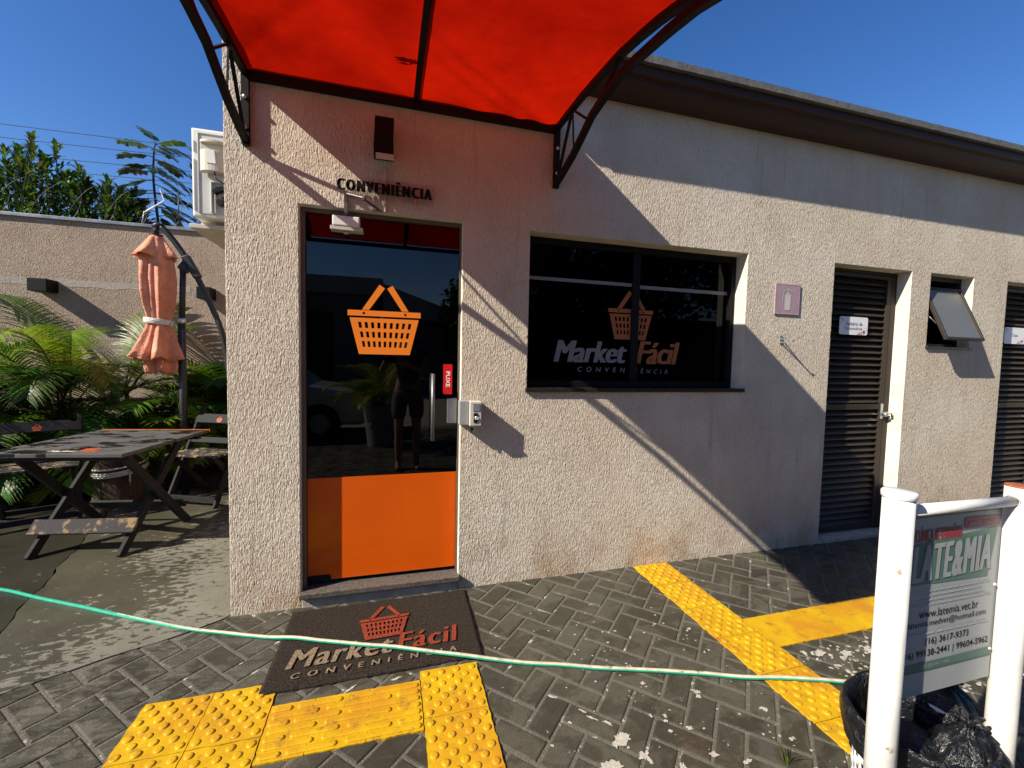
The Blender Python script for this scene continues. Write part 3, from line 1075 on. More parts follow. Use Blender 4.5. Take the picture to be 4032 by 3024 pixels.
# window lettering: half of it on each sliding pane
mb = MB()
tmp = MB()
basket(tmp, (2.114, 0, 1.470), (.339, 0, 0), (0, 0, .318))
bmesh.ops.remove_doubles(tmp.bm, verts=tmp.bm.verts[:], dist=1e-5)
for side, y0, lim in ((-1, yl, 2.2775), (1, yr, 2.3365)):
    t2 = tmp.bm.copy()
    bmesh.ops.bisect_plane(t2, geom=t2.verts[:] + t2.edges[:] + t2.faces[:], plane_co=(lim, 0, 0), plane_no=(1, 0, 0), clear_outer=(side < 0), clear_inner=(side > 0))
    for fc in t2.faces:
        mb.quad([(v.co.x, y0, v.co.z) for v in fc.verts])
    t2.free()
tmp.bm.free()
mb.build('basket_emblem', 'wdecal', win, recalc=False)
mb = MB()
text_polys(mb, 'F\u00e1cil', (0, 0, .318, .150), (2.345, yr, 1.313), X, Z, shear=.25, heavy=.0085)
mb.build('window_lettering', 'wdecal', win, recalc=False)
mb = MB()
text_polys(mb, 'Market', (0, 0, .495, .137), (1.755, yl, 1.315), X, Z, shear=.25, heavy=.0085)
mb.build('window_lettering', 'wgrey', win, recalc=False)
mb = MB()
text_polys(mb, 'CONVEN', (0, 0, .337, .031), (1.911, yl, 1.256), X, Z, shear=.15, bold=.012, space=2.2)
mb.build('window_lettering', 'wgrey', win, recalc=False)
mb = MB()
text_polys(mb, 'I\u00caNCIA', (0, 0, .243, .038), (2.342, yr, 1.249), X, Z, shear=.15, bold=.012, space=2.2)
mb.build('window_lettering', 'wgrey', win, recalc=False)

# ---- louvred doors
def louvre_door(x0, x1, name_sign):
    d = None
    mb = MB()
    y0 = .100
    xr = x1 - .105
    z = .075
    while z < 2.0:
        if not (.985 < z < 1.035):
            # one sloping blade
            mb.prism([(0, 0), (.012, -.006), (.042, .036), (.038, .044)], (x0 + .012, y0, z), Y, Z, (xr - x0 - .012, 0, 0))
        z += .0485
    mb.box((x0 + .012, y0 + .046, .04), (xr, y0 + .049, 2.04))
    d = mb.build('louvred_door', 'louvre', store)
    mb = MB()
    mb.box((xr, y0 - .004, .035), (xr + .042, y0 + .046, 2.04))
    mb.box((x0 + .012, y0 - .004, 2.012), (xr, y0 + .044, 2.04))
    mb.box((x0 + .012, y0 - .004, .035), (xr, y0 + .044, .072))
    mb.box((x0 + .012, y0 - .004, .990), (xr, y0 + .044, 1.032))
    mb.build('door_stile', 'louvre', d, bevel=.002)
    mb = MB()
    mb.box((xr + .048, y0 - .002, .02), (x1 - .002, y0 + .049, 2.06))
    mb.box((x0 + .002, y0 - .006, 2.044), (xr + .046, y0 + .049, 2.064))
    mb.box((x0 + .001, y0 - .004, .02), (x0 + .010, y0 + .049, 2.042))
    mb.build('door_frame', 'louvre', d)
    mb = MB()
    mb.box((xr + .008, y0 - .010, .915), (xr + .032, y0 - .0045, 1.035))
    mb.tube([(xr + .02, y0 - .010, .955), (xr + .02, y0 - .042, .955), (xr + .075, y0 - .046, .962), (xr + .082, y0 - .044, .93)], .006, 8)
    mb.box((xr + .03, y0 - .03, .935), (xr + .06, y0 - .012, .972))
    mb.build('door_handle', 'steel', d)
    mb = MB()
    mb.box((x0 + .004, -.006, -.02), (x1 - .004, .148, .018))
    mb.build('threshold', 'dirtyplaster', d)
    return d
louvre_door(3.850, 4.634, 1)
louvre_door(5.770, 6.550, 2)

# ---- small tilting window
mb = MB()
T0, T1 = Vector((4.885, .062, 1.965)), Vector((4.845 + .02, -.155, 1.590))
hz = 1.955
ang = math.atan2(.180, .43)
dn = Vector((0, -math.sin(ang), -math.cos(ang)))
nn = Vector((0, -math.cos(ang), math.sin(ang)))
hin = Vector((4.870, .075, 1.975))
Wd, Ht = .440, .462
mb.prism([(.02, .02), (Wd - .02, .02), (Wd - .02, Ht - .02), (.02, Ht - .02)], hin, X, dn, nn * .006)
tw = mb.build('tilting_window', 'frosted', store)
mb = MB()
for u0, u1, v0, v1 in ((0, Wd, 0, .02), (0, Wd, Ht - .02, Ht), (0, .02, .02, Ht - .02), (Wd - .02, Wd, .02, Ht - .02)):
    mb.prism([(u0, v0), (u1, v0), (u1, v1), (u0, v1)], hin - nn * .008, X, dn, nn * .024)
mb.build('sash_frame', 'louvre', tw, bevel=.002)
mb = MB()
for a, b in (((4.8455, .08, 1.5015), (4.8655, .148, 2.0685)), ((5.3245, .08, 1.5015), (5.3445, .148, 2.0685)), ((4.8655, .08, 2.035), (5.3245, .148, 2.0685)), ((4.8655, .08, 1.5015), (5.3245, .148, 1.525))):
    mb.box(a, b)
mb.build('window_frame', 'louvre', tw)
mb = MB()
mb.box((4.832, -.014, 1.482), (5.358, .146, 1.4995))
mb.build('window_sill', 'darkstone', tw, bevel=.002)
mb = MB()
mb.tube([(5.30, .07, 1.80), (5.305, -.03, 1.68)], .004, 6)
mb.tube([(4.88, .07, 1.80), (4.885, -.03, 1.68)], .004, 6)
mb.build('stay_arm', 'steel', tw)

# ================================================================== AWNING
aw = thing('awning', (.89, 0, 2.64), 'red fabric awning on black steel trusses over the shop door', 'awning')
UP = [(0, 2.640), (-.10, 2.637), (-.23, 2.632), (-.35, 2.626), (-.47, 2.615), (-.60, 2.600), (-.74, 2.582), (-.88, 2.553), (-1.0, 2.523), (-1.08, 2.499), (-1.18, 2.464), (-1.27, 2.428), (-1.36, 2.388), (-1.45, 2.345), (-1.52, 2.310)]
LO = [(-.012, 2.335), (-.10, 2.352), (-.25, 2.392), (-.36, 2.436), (-.47, 2.482), (-.60, 2.500), (-.70, 2.508), (-.85, 2.492), (-1.05, 2.458), (-1.20, 2.426), (-1.30, 2.392), (-1.42, 2.342), (-1.52, 2.298)]
def upz(y):
    for (a, za), (b, zb) in zip(UP, UP[1:]):
        if b <= y <= a: return za + (zb - za) * (y - a) / (b - a)
    return UP[-1][1]
def poly_beam(mb, pts, wx, wz):
    prev = None
    n = len(pts)
    for i in range(n):
        d = (pts[min(i + 1, n - 1)] - pts[max(i - 1, 0)]).normalized()
        s = d.cross(X).normalized()
        ring = [mb.bm.verts.new(pts[i] + X * (a * wx / 2) + s * (b * wz / 2)) for a, b in ((-1, -1), (1, -1), (1, 1), (-1, 1))]
        if prev:
            for k in range(4): mb.face([prev[k], prev[(k + 1) % 4], ring[(k + 1) % 4], ring[k]])
        else:
            mb.face(ring[::-1])
        prev = ring
    mb.face(prev)
AX0, AX1 = .100, 1.682
for ax in (AX0, AX1):
    mb = MB()
    poly_beam(mb, [Vector((ax, y, z + .012)) for y, z in UP], .028, .026)
    poly_beam(mb, [Vector((ax, y, z + .004)) for y, z in LO], .028, .030)
    mb.box((ax - .016, -.026, 2.318), (ax + .016, -.0015, 2.652))
    tr = mb.build('truss', 'rusty', aw)
    mb = MB()
    mb.beam((ax, -.215, 2.622), (ax, -.030, 2.345), .012, .014, (1, 0, 0))
    mb.beam((ax, -.245, 2.628), (ax, -.440, 2.478), .010, .010, (1, 0, 0))
    mb.beam((ax, -.455, 2.485), (ax, -.730, 2.590), .012, .012, (1, 0, 0))
    mb.beam((ax, -.235, 2.624), (ax, -.262, 2.402), .007, .007, (1, 0, 0))
    mb.build('web_bar', 'rusty', tr)
    for z in (2.395, 2.535):
        mb = MB()
        mb.lathe([(.0105, 0), (.0105, .006), (.007, .010), (.002, .011)], (0, 0, 0), 10)
        bmesh.ops.rotate(mb.bm, verts=mb.bm.verts[:], cent=(0, 0, 0), matrix=Matrix.Rotation(R(90), 3, 'X'))
        bmesh.ops.translate(mb.bm, verts=mb.bm.verts[:], vec=(ax, -.026, z))
        mb.build('bolt', 'steel', tr)
mb = MB()
mb.box((AX0 + .0165, -.030, 2.622), (AX1 - .0165, -.002, 2.662))
mb.build('wall_bar', 'rusty', aw)
mb = MB()
mb.box((AX0 + .0145, -1.533, 2.292), (AX1 - .0145, -1.507, 2.320))
mb.build('front_bar', 'rusty', aw)
mb = MB()
poly_beam(mb, [Vector((.89, y, z + .008)) for y, z in [(-.031, 2.655)] + UP[1:-1] + [(-1.505, 2.316)]], .026, .026)
mb.build('centre_bar', 'rusty', aw)
# stretched canvas with a few slack folds
mb = MB()
NU, NV = 120, 70
grid = []
for i in range(NU + 1):
    x = AX0 - .012 + (AX1 - AX0 + .024) * i / NU
    row = []
    for j in range(NV + 1):
        y = -.002 - 1.538 * j / NV
        z = upz(max(y, -1.52)) + .028
        bay = math.sin(math.pi * max(0, min(1, ((x - AX0) % .79) / .79)))
        sag = .010 * bay * math.sin(math.pi * j / NV)
        ph = (x - .9) * .95 + (y + .2) * 1.9
        fold = 0
        if x > .9:
            q = (x - 1.68) * .62 - (y + .10) * .78
            for c, a, s in ((-.10, .007, .035), (-.20, .006, .03), (-.34, .004, .05)):
                fold += a * math.exp(-((q - c) / s) ** 2)
            fold *= min(1, (x - .9) / .2)
        else:
            q = (x - .12) * .8 + (y + .1) * .6
            fold = .0035 * math.exp(-((q + .02) / .035) ** 2)
        z += -sag * .8 - fold * 2.0 + .0015 * noise.noise((x * 5, y * 5, 3))
        row.append(mb.bm.verts.new((x, y, z)))
    grid.append(row)
for i in range(NU):
    for j in range(NV):
        f = mb.face([grid[i][j], grid[i + 1][j], grid[i + 1][j + 1], grid[i][j + 1]])
        f.smooth = True
cano = mb.build('canopy', 'canopy', aw)
# folded hems of the canvas, seen from below as darker double cloth
for x0, x1, y0, y1 in ((AX0 - .012, AX1 + .012, -.040, -.003), (.877, .905, -1.50, -.041), (AX0 - .012, AX0 + .024, -1.50, -.041), (AX1 - .024, AX1 + .012, -1.50, -.041)):
    mb = MB()
    n = 40 if y1 - y0 > .2 else 2
    m = 2 if y1 - y0 > .2 else 40
    gg = [[mb.bm.verts.new((x0 + (x1 - x0) * i / m, y0 + (y1 - y0) * j / n, upz(y0 + (y1 - y0) * j / n) + .038)) for j in range(n + 1)] for i in range(m + 1)]
    for i in range(m):
        for j in range(n): mb.face([gg[i][j], gg[i + 1][j], gg[i + 1][j + 1], gg[i][j + 1]])
    mb.build('hem', 'canopy', cano)
# dry leaf litter lying on the canvas, seen through it as a dark blot
mb = MB()
for k in range(34):
    cx, cy = .805 + random.gauss(0, .020), -.345 + random.gauss(0, .010)
    z = upz(cy) + .042 + .001 * k
    a = random.uniform(0, 6.28)
    l, wd = random.uniform(.016, .034), random.uniform(.005, .009)
    u, v = Vector((math.cos(a), math.sin(a) * .5, 0)), Vector((-math.sin(a), math.cos(a), .2))
    c = Vector((cx, cy, z))
    mb.quad([c - u * l, c + v * wd, c + u * l, c - v * wd])
mb.build('leaf_litter', 'soil', cano)

# ================================================================== THINGS ON THE FRONT WALL
# lettering plate over the door
sg = thing('wall_lettering', (.74, 0, 2.19), 'black CONVENI\u00caNCIA letters on a clear plate above the glass door', 'sign')
mb = MB()
mb.box((.500, -.022, 2.128), (.985, -.019, 2.236))
mb.build('acrylic_plate', 'acrylic', sg)
mb = MB()
text_polys(mb, 'CONVENI\u00caNCIA', (0, 0, .462, .072), (.510, -.0235, 2.160), X, Z, space=1.4, heavy=.0062)
mb.build('lettering', 'letterblack', sg, recalc=False)
for x, z in ((.578, 2.145), (.890, 2.145)):
    mb = MB()
    mb.tube([(x, -.001, z), (x, -.026, z)], .0085, 12)
    mb.build('standoff', 'steel', sg)

lt = thing('wall_light', (.735, -.05, 2.41), 'black box floodlight on the wall between the awning and the lettering', 'light')
mb = MB()
mb.prism([(-.002, 0), (.094, 0), (.094, .052), (.091, .056), (.095, .180), (.004, .180), (.0, .056), (-.002, .052)], (.685, -.110, 2.328), X, Z, (0, .080, 0))
mb.build('housing', 'blackmatt', lt, bevel=.004)
mb = MB()
mb.box((.712, -.032, 2.345), (.762, -.001, 2.522))
mb.build('bracket', 'blackmatt', lt, bevel=.002)
mb = MB()
mb.box((.694, -.116, 2.304), (.780, -.100, 2.329))
mb.build('terminal_plate', 'beigeplastic', lt, bevel=.002)
mb = MB()
mb.box((.731, -.012, 2.078), (.740, -.0015, 2.299))
mb.build('conduit', 'beigeplastic', lt)

dc = thing('door_closer', (.555, .02, 2.05), 'pale grey door closer with a folded arm at the top of the glass door', 'door closer')
mb = MB()
mb.box((.480, -.004, 1.988), (.612, .0585, 2.040), bev=.006)
mb.build('closer_body', 'whiteplastic', dc)
mb = MB()
mb.box((.470, -.001, 1.968), (.628, .0582, 1.9875), bev=.002)
mb.lathe([(.012, 0), (.012, .008), (.004, .012)], (.545, .02, 1.954), 12)
mb.build('closer_base', 'beigeplastic', dc)
mb = MB()
mb.box((.537, -.012, 2.041), (.553, .004, 2.150))
mb.beam((.547, -.008, 2.150), (.640, -.085, 2.112), .014, .006, (0, 0, 1))
mb.beam((.640, -.085, 2.104), (.700, -.006, 2.092), .014, .006, (0, 0, 1))
mb.box((.672, -.012, 2.080), (.726, -.0015, 2.102))
mb.lathe([(.009, 0), (.009, .012), (.005, .016)], (.640, -.085, 2.098), 10)
mb.build('closer_arm', 'dullsteel', dc)

ac = thing('access_keypad', (1.2, -.04, 1.02), 'grey electric door lock with a keypad box beside the glass door', 'door lock')
mb = MB()
mb.box((1.082, .040, .955), (1.134, .0575, 1.094), bev=.002)
for z in (.972, 1.076): mb.tube([(1.108, .041, z), (1.108, .037, z)], .006, 10)
mb.build('strike_plate', 'lockmetal', ac)
mb = MB()
mb.box((1.136, -.062, .957), (1.186, -.0015, 1.090), bev=.003)
mb.build('lock_case', 'lockmetal', ac)
mb = MB()
mb.box((1.189, -.082, .953), (1.256, -.0015, 1.088), bev=.005)
kb = mb.build('keypad_case', 'beigeplastic', ac)
mb = MB()
mb.box((1.206, -.0855, 1.036), (1.244, -.0822, 1.078))
mb.build('reader_window', 'greytext', kb, bevel=.002)
mb = MB()
mb.box((1.210, -.086, .972), (1.232, -.0822, 1.026))
mb.build('keyhole_cover', 'blackmatt', kb, bevel=.002)
mb = MB()
mb.lathe([(.006, 0), (.0065, .006), (.004, .008)], (1.222, -.090, 1.000), 10)
mb.box((1.217, -.094, .992), (1.235, -.087, 1.004))
mb.build('keyhole_lever', 'letterwhite', kb)
kr = thing('key_bunch', (1.208, -.05, .94), 'small bunch of dark keys hanging under the keypad box', 'keys')
mb = MB()
mb.tube([(1.207 + .007 * math.cos(t), -.05, .945 + .007 * math.sin(t)) for t in [k * 6.283 / 12 for k in range(13)]], .0016, 6, caps=False)
mb.build('ring', 'steel', kr)
for a, dx in ((.25, .004), (-.2, -.003)):
    mb = MB()
    mb.prism([(-.006, 0), (.006, 0), (.008, -.014), (.003, -.016), (.003, -.030), (-.003, -.030), (-.003, -.016), (-.008, -.014)], (1.207 + dx, -.05 + dx, .940), Vector((math.cos(a), math.sin(a), 0)), Vector((math.sin(a) * .4, 0, 1)).normalized(), (0, .002, 0))
    mb.build('key', 'blackmatt', kr)

fs = thing('extinguisher_sign', (3.43, 0, 1.78), 'faded pink square plate with a pale fire extinguisher outline', 'sign')
mb = MB()
mb.box((3.317, -.008, 1.677), (3.534, -.0015, 1.890), bev=.0015)
mb.build('plate', 'pink', fs)
mb = MB()
yy = -.0095
mb.lathe([(.0, 0)], (0, 0, 0), 3, caps=False) if False else None
def rbox(x0, z0, x1, z1, r, y, n=5):
    pts = []
    for cx, cz, a0 in ((x1 - r, z0 + r, -90), (x1 - r, z1 - r, 0), (x0 + r, z1 - r, 90), (x0 + r, z0 + r, 180)):
        for k in range(n + 1):
            a = R(a0 + 90 * k / n)
            pts.append((cx + r * math.cos(a), y, cz + r * math.sin(a)))
    mb.face([mb.bm.verts.new(p) for p in pts])
rbox(3.400, 1.706, 3.452, 1.818, .012, yy)
mb.quad([(3.417, yy, 1.820), (3.435, yy, 1.820), (3.433, yy, 1.836), (3.419, yy, 1.836)])
mb.quad([(3.415, yy, 1.838), (3.436, yy, 1.838), (3.462, yy, 1.830), (3.464, yy, 1.836)])
mb.quad([(3.415, yy, 1.850), (3.418, yy, 1.858), (3.468, yy, 1.842), (3.464, yy, 1.838)])
hp = [(3.414, 1.842), (3.396, 1.842), (3.386, 1.828), (3.384, 1.80), (3.380, 1.755)]
for (xa, za), (xb, zb) in zip(hp, hp[1:]):
    d = Vector((xb - xa, 0, zb - za)).normalized(); nrm = Vector((-d.z, 0, d.x)) * .0032
    a, b = Vector((xa, yy, za)), Vector((xb, yy, zb))
    mb.quad([a - nrm, b - nrm, b + nrm, a + nrm])
for a, b in (((3.321, 1.681), (3.530, 1.6835)), ((3.321, 1.8835), (3.530, 1.886)), ((3.321, 1.6835), (3.3235, 1.8835)), ((3.5275, 1.6835), (3.530, 1.8835))):
    mb.quad([(a[0], yy, a[1]), (b[0], yy, a[1]), (b[0], yy, b[1]), (a[0], yy, b[1])])
mb.build('pictogram', 'pinklight', fs, recalc=False)

hk = MB()
hk.box((3.383, -.006, 1.475), (3.403, -.0015, 1.530))
hk.beam((3.393, -.005, 1.484), (3.402, -.088, 1.484), .010, .006, (0, 0, 1))
hk.beam((3.402, -.088, 1.484), (3.402, -.092, 1.502), .010, .005, (0, 1, 0))
hk.beam((3.393, -.006, 1.512), (3.399, -.060, 1.487), .006, .006, (1, 0, 0))
tag(hk.build('wall_hook', 'steel'), 'small steel extinguisher bracket hook below the faded pink plate', 'hook')

def door_plate(x0, x1, z0, z1, lines, label):
    global mb
    p = thing('door_plate', ((x0 + x1) / 2, .09, (z0 + z1) / 2), label, 'sign', 'white name plates on the louvred doors')
    mb = MB()
    y = .0885
    n, r = 5, .016
    pts = []
    for cx, cz, a0 in ((x1 - r, z0 + r, -90), (x1 - r, z1 - r, 0), (x0 + r, z1 - r, 90), (x0 + r, z0 + r, 180)):
        for k in range(n + 1):
            a = R(a0 + 90 * k / n)
            pts.append((cx + r * math.cos(a), cz + r * math.sin(a)))
    mb.prism(pts, (0, y, 0), X, Z, (0, .004, 0))
    mb.build('plate', 'platewhite', p)
    mb = MB()
    W, H = x1 - x0, z1 - z0
    for t, u0, v0, u1, v1 in lines:
        text_polys(mb, t, (u0 * W, v0 * H, u1 * W, v1 * H), (x0, y - .0012, z0), X, Z, bold=.008)
    mb.build('lettering', 'greytext', p, recalc=False)
    mb = MB()
    rr = random.Random(5)
    for u, v, s in ((.05, .88, .028), (.10, .88, .028), (.15, .90, .02), (.08, .78, .035), (.16, .76, .02), (.05, .66, .02), (.24, .87, .018), (.72, .10, .03), (.76, .16, .022), (.80, .16, .03), (.87, .18, .075), (.95, .26, .02), (.92, .40, .02), (.64, .05, .028), (.69, .05, .028), (.74, .05, .028), (.79, .05, .028), (.86, .05, .02), (.67, .17, .02)):
        cx, cz, h = x0 + u * W, z0 + v * H, s * W / 2
        mb.quad([(cx - h, y - .0012, cz - h), (cx + h, y - .0012, cz - h), (cx + h, y - .0012, cz + h), (cx - h, y - .0012, cz + h)])
    mb.build('dot_pattern', 'signred', p, recalc=False)
door_plate(4.045, 4.333, 1.570, 1.706, [('Sanit\u00e1rio de', .22, .52, .80, .72), ('Funcion\u00e1rios', .18, .28, .80, .44)], 'white plate reading Sanit\u00e1rio de Funcion\u00e1rios on the nearer louvred door')
door_plate(5.966, 6.245, 1.558, 1.702, [('Copa', .36, .40, .64, .62)], 'white plate reading Copa on the farther louvred door')

# ================================================================== DOORMAT
mt = thing('doormat', (.74, -.32, 0), 'black fibre doormat with an orange basket and Market F\u00e1cil lettering', 'doormat')
mo = Vector((.283, -.612, 0)); mu = Vector((.883 / .90, .016, 0)).normalized()
mv = Vector((.012, .56, 0)).normalized()
mb = MB()
NX, NY = 90, 56
mw, mh = .890, .560
g = [[None] * (NY + 1) for _ in range(NX + 1)]
for i in range(NX + 1):
    for j in range(NY + 1):
        p = mo + mu * (mw * i / NX) + mv * (mh * j / NY)
        ed = min(i, NX - i, j, NY - j)
        z = .0125 + .0018 * noise.noise((p.x * 60, p.y * 60, 0)) + .003 * noise.noise((p.x * 4, p.y * 4, 5)) - (.004 if ed == 0 else 0)
        if ed == 0: p = p + Vector((noise.noise((p.x * 30, p.y * 30, 7)), noise.noise((p.x * 30, p.y * 30, 17)), 0)) * .0025
        g[i][j] = mb.bm.verts.new((p.x, p.y, z))
for i in range(NX):
    for j in range(NY):
        f = mb.face([g[i][j], g[i + 1][j], g[i + 1][j + 1], g[i][j + 1]]); f.smooth = True
rim = [g[i][0] for i in range(NX + 1)] + [g[NX][j] for j in range(1, NY + 1)] + [g[i][NY] for i in range(NX - 1, -1, -1)] + [g[0][j] for j in range(NY - 1, 0, -1)]
low = [mb.bm.verts.new((v.co.x, v.co.y, .0015)) for v in rim]
for k in range(len(rim)):
    mb.face([low[k], low[(k + 1) % len(rim)], rim[(k + 1) % len(rim)], rim[k]])
mb.build('mat_pile', 'mat', mt, recalc=False)
mat_o = Vector((0, 0, .0184))
mb = MB()
basket(mb, (.628, -.385, .0184), (.236, .012, 0), (.002, .265, 0))
mb.build('mat_emblem', 'matred', mt, recalc=False)
mb = MB()
text_polys(mb, 'F\u00e1cil', (0, 0, .275, .120), (.808, -.486, .0184), (1, .018, 0), Y, shear=.2, space=1.12, heavy=.0045)
mb.build('mat_lettering', 'matred', mt, recalc=False)
mb = MB()
text_polys(mb, 'Market', (0, 0, .425, .120), (.358, -.502, .0184), (1, .018, 0), Y, shear=.2, space=1.12, heavy=.0045)
mb.build('mat_lettering', 'matbeige', mt, recalc=False)
mb = MB()
text_polys(mb, 'CONVENI\u00caNCIA', (0, 0, .675, .040), (.386, -.564, .0184), (1, .018, 0), Y, shear=.1, space=2.2, heavy=.0015)
mb.build('mat_lettering', 'matbeige', mt, recalc=False)

# ================================================================== HOSE
hp = [(-3.4, 1.30), (-2.4, 1.02), (-1.75, .77), (-1.282, .558), (-1.03, .415), (-.792, .277), (-.57, .150), (-.359, .034), (-.17, -.068), (.021, -.154), (.26, -.262), (.512, -.364), (.80, -.480), (1.10, -.605), (1.463, -.734), (1.75, -.835), (2.016, -.930), (2.30, -1.030), (2.629, -1.134), (3.0, -1.20), (3.5, -1.245), (4.2, -1.25), (6, -1.1)]
def catmull(P, m=6):
    out = []
    for i in range(len(P) - 1):
        p0, p1, p2, p3 = P[max(i - 1, 0)], P[i], P[i + 1], P[min(i + 2, len(P) - 1)]
        for k in range(m):
            t = k / m
            out.append(tuple(.5 * ((2 * b) + (-a + c) * t + (2 * a - 5 * b + 4 * c - d) * t * t + (-a + 3 * b - 3 * c + d) * t ** 3) for a, b, c, d in zip(p0, p1, p2, p3)))
    out.append(P[-1])
    return out
pts = []
for x, y in catmull(hp):
    on = .018 if .27 < x < 1.2 else (.010 if 2.27 < x < 2.55 else .0006)
    pts.append((x + .005 * noise.noise((x * 3.1, 1, 0)), y + .009 * noise.noise((x * 2.3, 5, 0)) + .004 * noise.noise((x * 7, 9, 0)), .0088 + on))
for _ in range(3):
    pts = [pts[0]] + [(b[0], b[1], (a[2] + b[2] * 2 + c[2]) / 4) for a, b, c in zip(pts, pts[1:], pts[2:])] + [pts[-1]]
mb = MB()
def hm(i, k):
    x = pts[i][0]
    # the upper side is bleached and dusty on the walked-on half
    a = math.sin(2 * math.pi * (k + .5) / 12)
    return 1 if (a > .30 and x > -.35 + .25 * math.sin(k * 2.1)) else 0
mb.tube(pts, .0088, 12, mats=hm)
tag(mb.build('garden_hose', ['hosegreen', 'hosecream']), 'green garden hose with a bleached top, lying across mat and paving', 'hose')

# ================================================================== CLINIC SIGN STAND
ss = thing('sign_stand', (2.17, -1.68, 0), 'white tube posts and rail carrying a grey veterinary clinic board', 'sign stand')
PY = -1.68
mb = MB()
mb.lathe([(.0310, -.02), (.0310, 1.012)], (1.940, PY, 0), 32)
p1 = mb.build('post', 'white', ss)
mb = MB()
mb.lathe([(.0316, 0), (.0342, .002), (.0342, .014), (.032, .017), (.0, .0172)], (1.940, PY, 1.012), 32, caps=False)
mb.build('post_cap', 'whiteplastic', p1)
mb = MB()
def dent(r, t, i): return r
prof = [(.0310, -.02), (.0310, .36), (.0309, .42), (.0308, .47), (.0310, .53), (.0310, 1.010)]
def pinch(r, t, i):
    if i in (1, 2, 3):
        d = math.cos(t - R(200))
        if d > .2: return r * (1 + .10 * d * (1.0, .75, .3)[i - 1])
    return r
mb.lathe(prof, (2.398, PY, 0), 32, pinch)
p2 = mb.build('post', 'white', ss)
mb = MB()
mb.lathe([(.0312, 0), (.0318, .002), (.0318, .004), (.028, .0045), (.0, .003)], (2.398, PY, 1.010), 32, caps=False)
mb.build('post_rim', M('rusty_rim', (.30, .09, .04), .8, var=.4, vs=60), p2)
mb = MB()
mb.tube([(1.97, PY + .002, .976), (2.375, PY + .002, .973)], .0135, 16)
mb.build('rail', 'white', ss)
mb = MB()
mb.tube([(2.366, PY + .002, .9731), (2.373, PY + .002, .973)], .0158, 16, caps=False)
mb.build('weld_collar', M('rusty_weld', (.22, .085, .045), .8, var=.5, vs=70), ss)
BY = PY + .016
mb = MB()
mb.box((2.004, BY, .478), (2.362, BY + .004, .966))
bd = mb.build('board', 'signwhite', ss)
mb = MB()
e = BY - .0012
def rect(x0, z0, x1, z1, y=None):
    y = e if y is None else y
    mb.quad([(x0, y, z0), (x1, y, z0), (x1, y, z1), (x0, y, z1)])
def frame(x0, z0, x1, z1, t):
    rect(x0, z0, x1, z0 + t); rect(x0, z1 - t, x1, z1); rect(x0, z0 + t, x0 + t, z1 - t); rect(x1 - t, z0 + t, x1, z1 - t)
frame(2.010, .540, 2.357, .950, .0022)
mb.build('border_line', 'signgreen', bd, recalc=False)
mb = MB()
mb.quad([(2.017, e, .775), (2.318, e, .768), (2.346, e, .903), (2.017, e, .880)])
mb.build('green_panel', 'signgreen', bd, recalc=False)
mb = MB()
rect(2.012, .5435, 2.355, .565)
mb.build('address_strip', 'signgreen', bd, recalc=False)
mb = MB()
e = BY - .0014
pts = []
for cx, cz, a0 in ((2.345, .912, -90), (2.345, .928, 0), (2.220, .930, 90), (2.220, .914, 180)):
    for k in range(5):
        a = R(a0 + 22.5 * k)
        pts.append((cx + .006 * math.cos(a), e, cz + .006 * math.sin(a)))
mb.face([mb.bm.verts.new(q) for q in pts])
mb.build('red_panel', 'signred', bd, recalc=False)
mb = MB()
text_polys(mb, 'CL\u00cdNICA VETERIN\u00c1RIA', (0, 0, .172, .040), (2.032, e, .886), X, Vector((.0, 0, 1)), space=1.15, heavy=.0007)
mb.build('board_lettering', 'signred', bd, recalc=False)
mb = MB()
e = BY - .0026
text_polys(mb, 'PLANT\u00c3O 24 HORAS', (0, 0, .108, .0125), (2.229, e, .9145), X, Z, bold=.02)
mb.build('board_lettering', 'signwhite', bd, recalc=False)
mb = MB()
text_polys(mb, 'LATE&MIA', (0, 0, .290, .096), (2.030, e, .780), Vector((1, 0, .03)), Vector((.04, 0, 1)), space=1.2, heavy=.0038)
mb.build('board_lettering', 'signwhite', bd, recalc=False)
mb = MB()
text_polys(mb, 'DA SILVA, 1440', (0, 0, .105, .009), (2.085, e, .550), X, Z)
mb.build('board_lettering', 'signwhite', bd, recalc=False)
mb = MB()
e = BY - .0014
text_polys(mb, 'www.latemia.vet.br', (0, 0, .225, .022), (2.066, e, .684), X, Z)
mb.build('board_lettering', 'letterblack', bd, recalc=False)
mb = MB()
text_polys(mb, 'latemia.medvet@hotmail.com', (0, 0, .295, .021), (2.030, e, .657), X, Z)
mb.build('board_lettering', 'letterblack', bd, recalc=False)
mb = MB()
text_polys(mb, '(16) 3617-9373', (0, 0, .165, .023), (2.096, e, .606), X, Z, bold=.008)
mb.build('board_lettering', 'letterblack', bd, recalc=False)
mb = MB()
text_polys(mb, '(16) 99138-2441 | 99604-5962', (0, 0, .326, .023), (2.016, e, .575), X, Z, bold=.008)
mb.build('board_lettering', 'letterblack', bd, recalc=False)
mb = MB()
for x0, x1, z in ((2.06, 2.335, .752), (2.085, 2.30, .740), (2.07, 2.31, .728), (2.04, 2.345, .716)):
    x = x0
    while x < x1:
        l = random.uniform(.008, .026)
        rect(x, z, min(x1, x + l), z + .0045)
        x += l + .004
x = 2.03
while x < 2.335:
    l = random.uniform(.012, .05)
    rect(x, .639, min(2.335, x + l), .645)
    x += l + .006
mb.build('small_print', 'faint', bd, recalc=False)
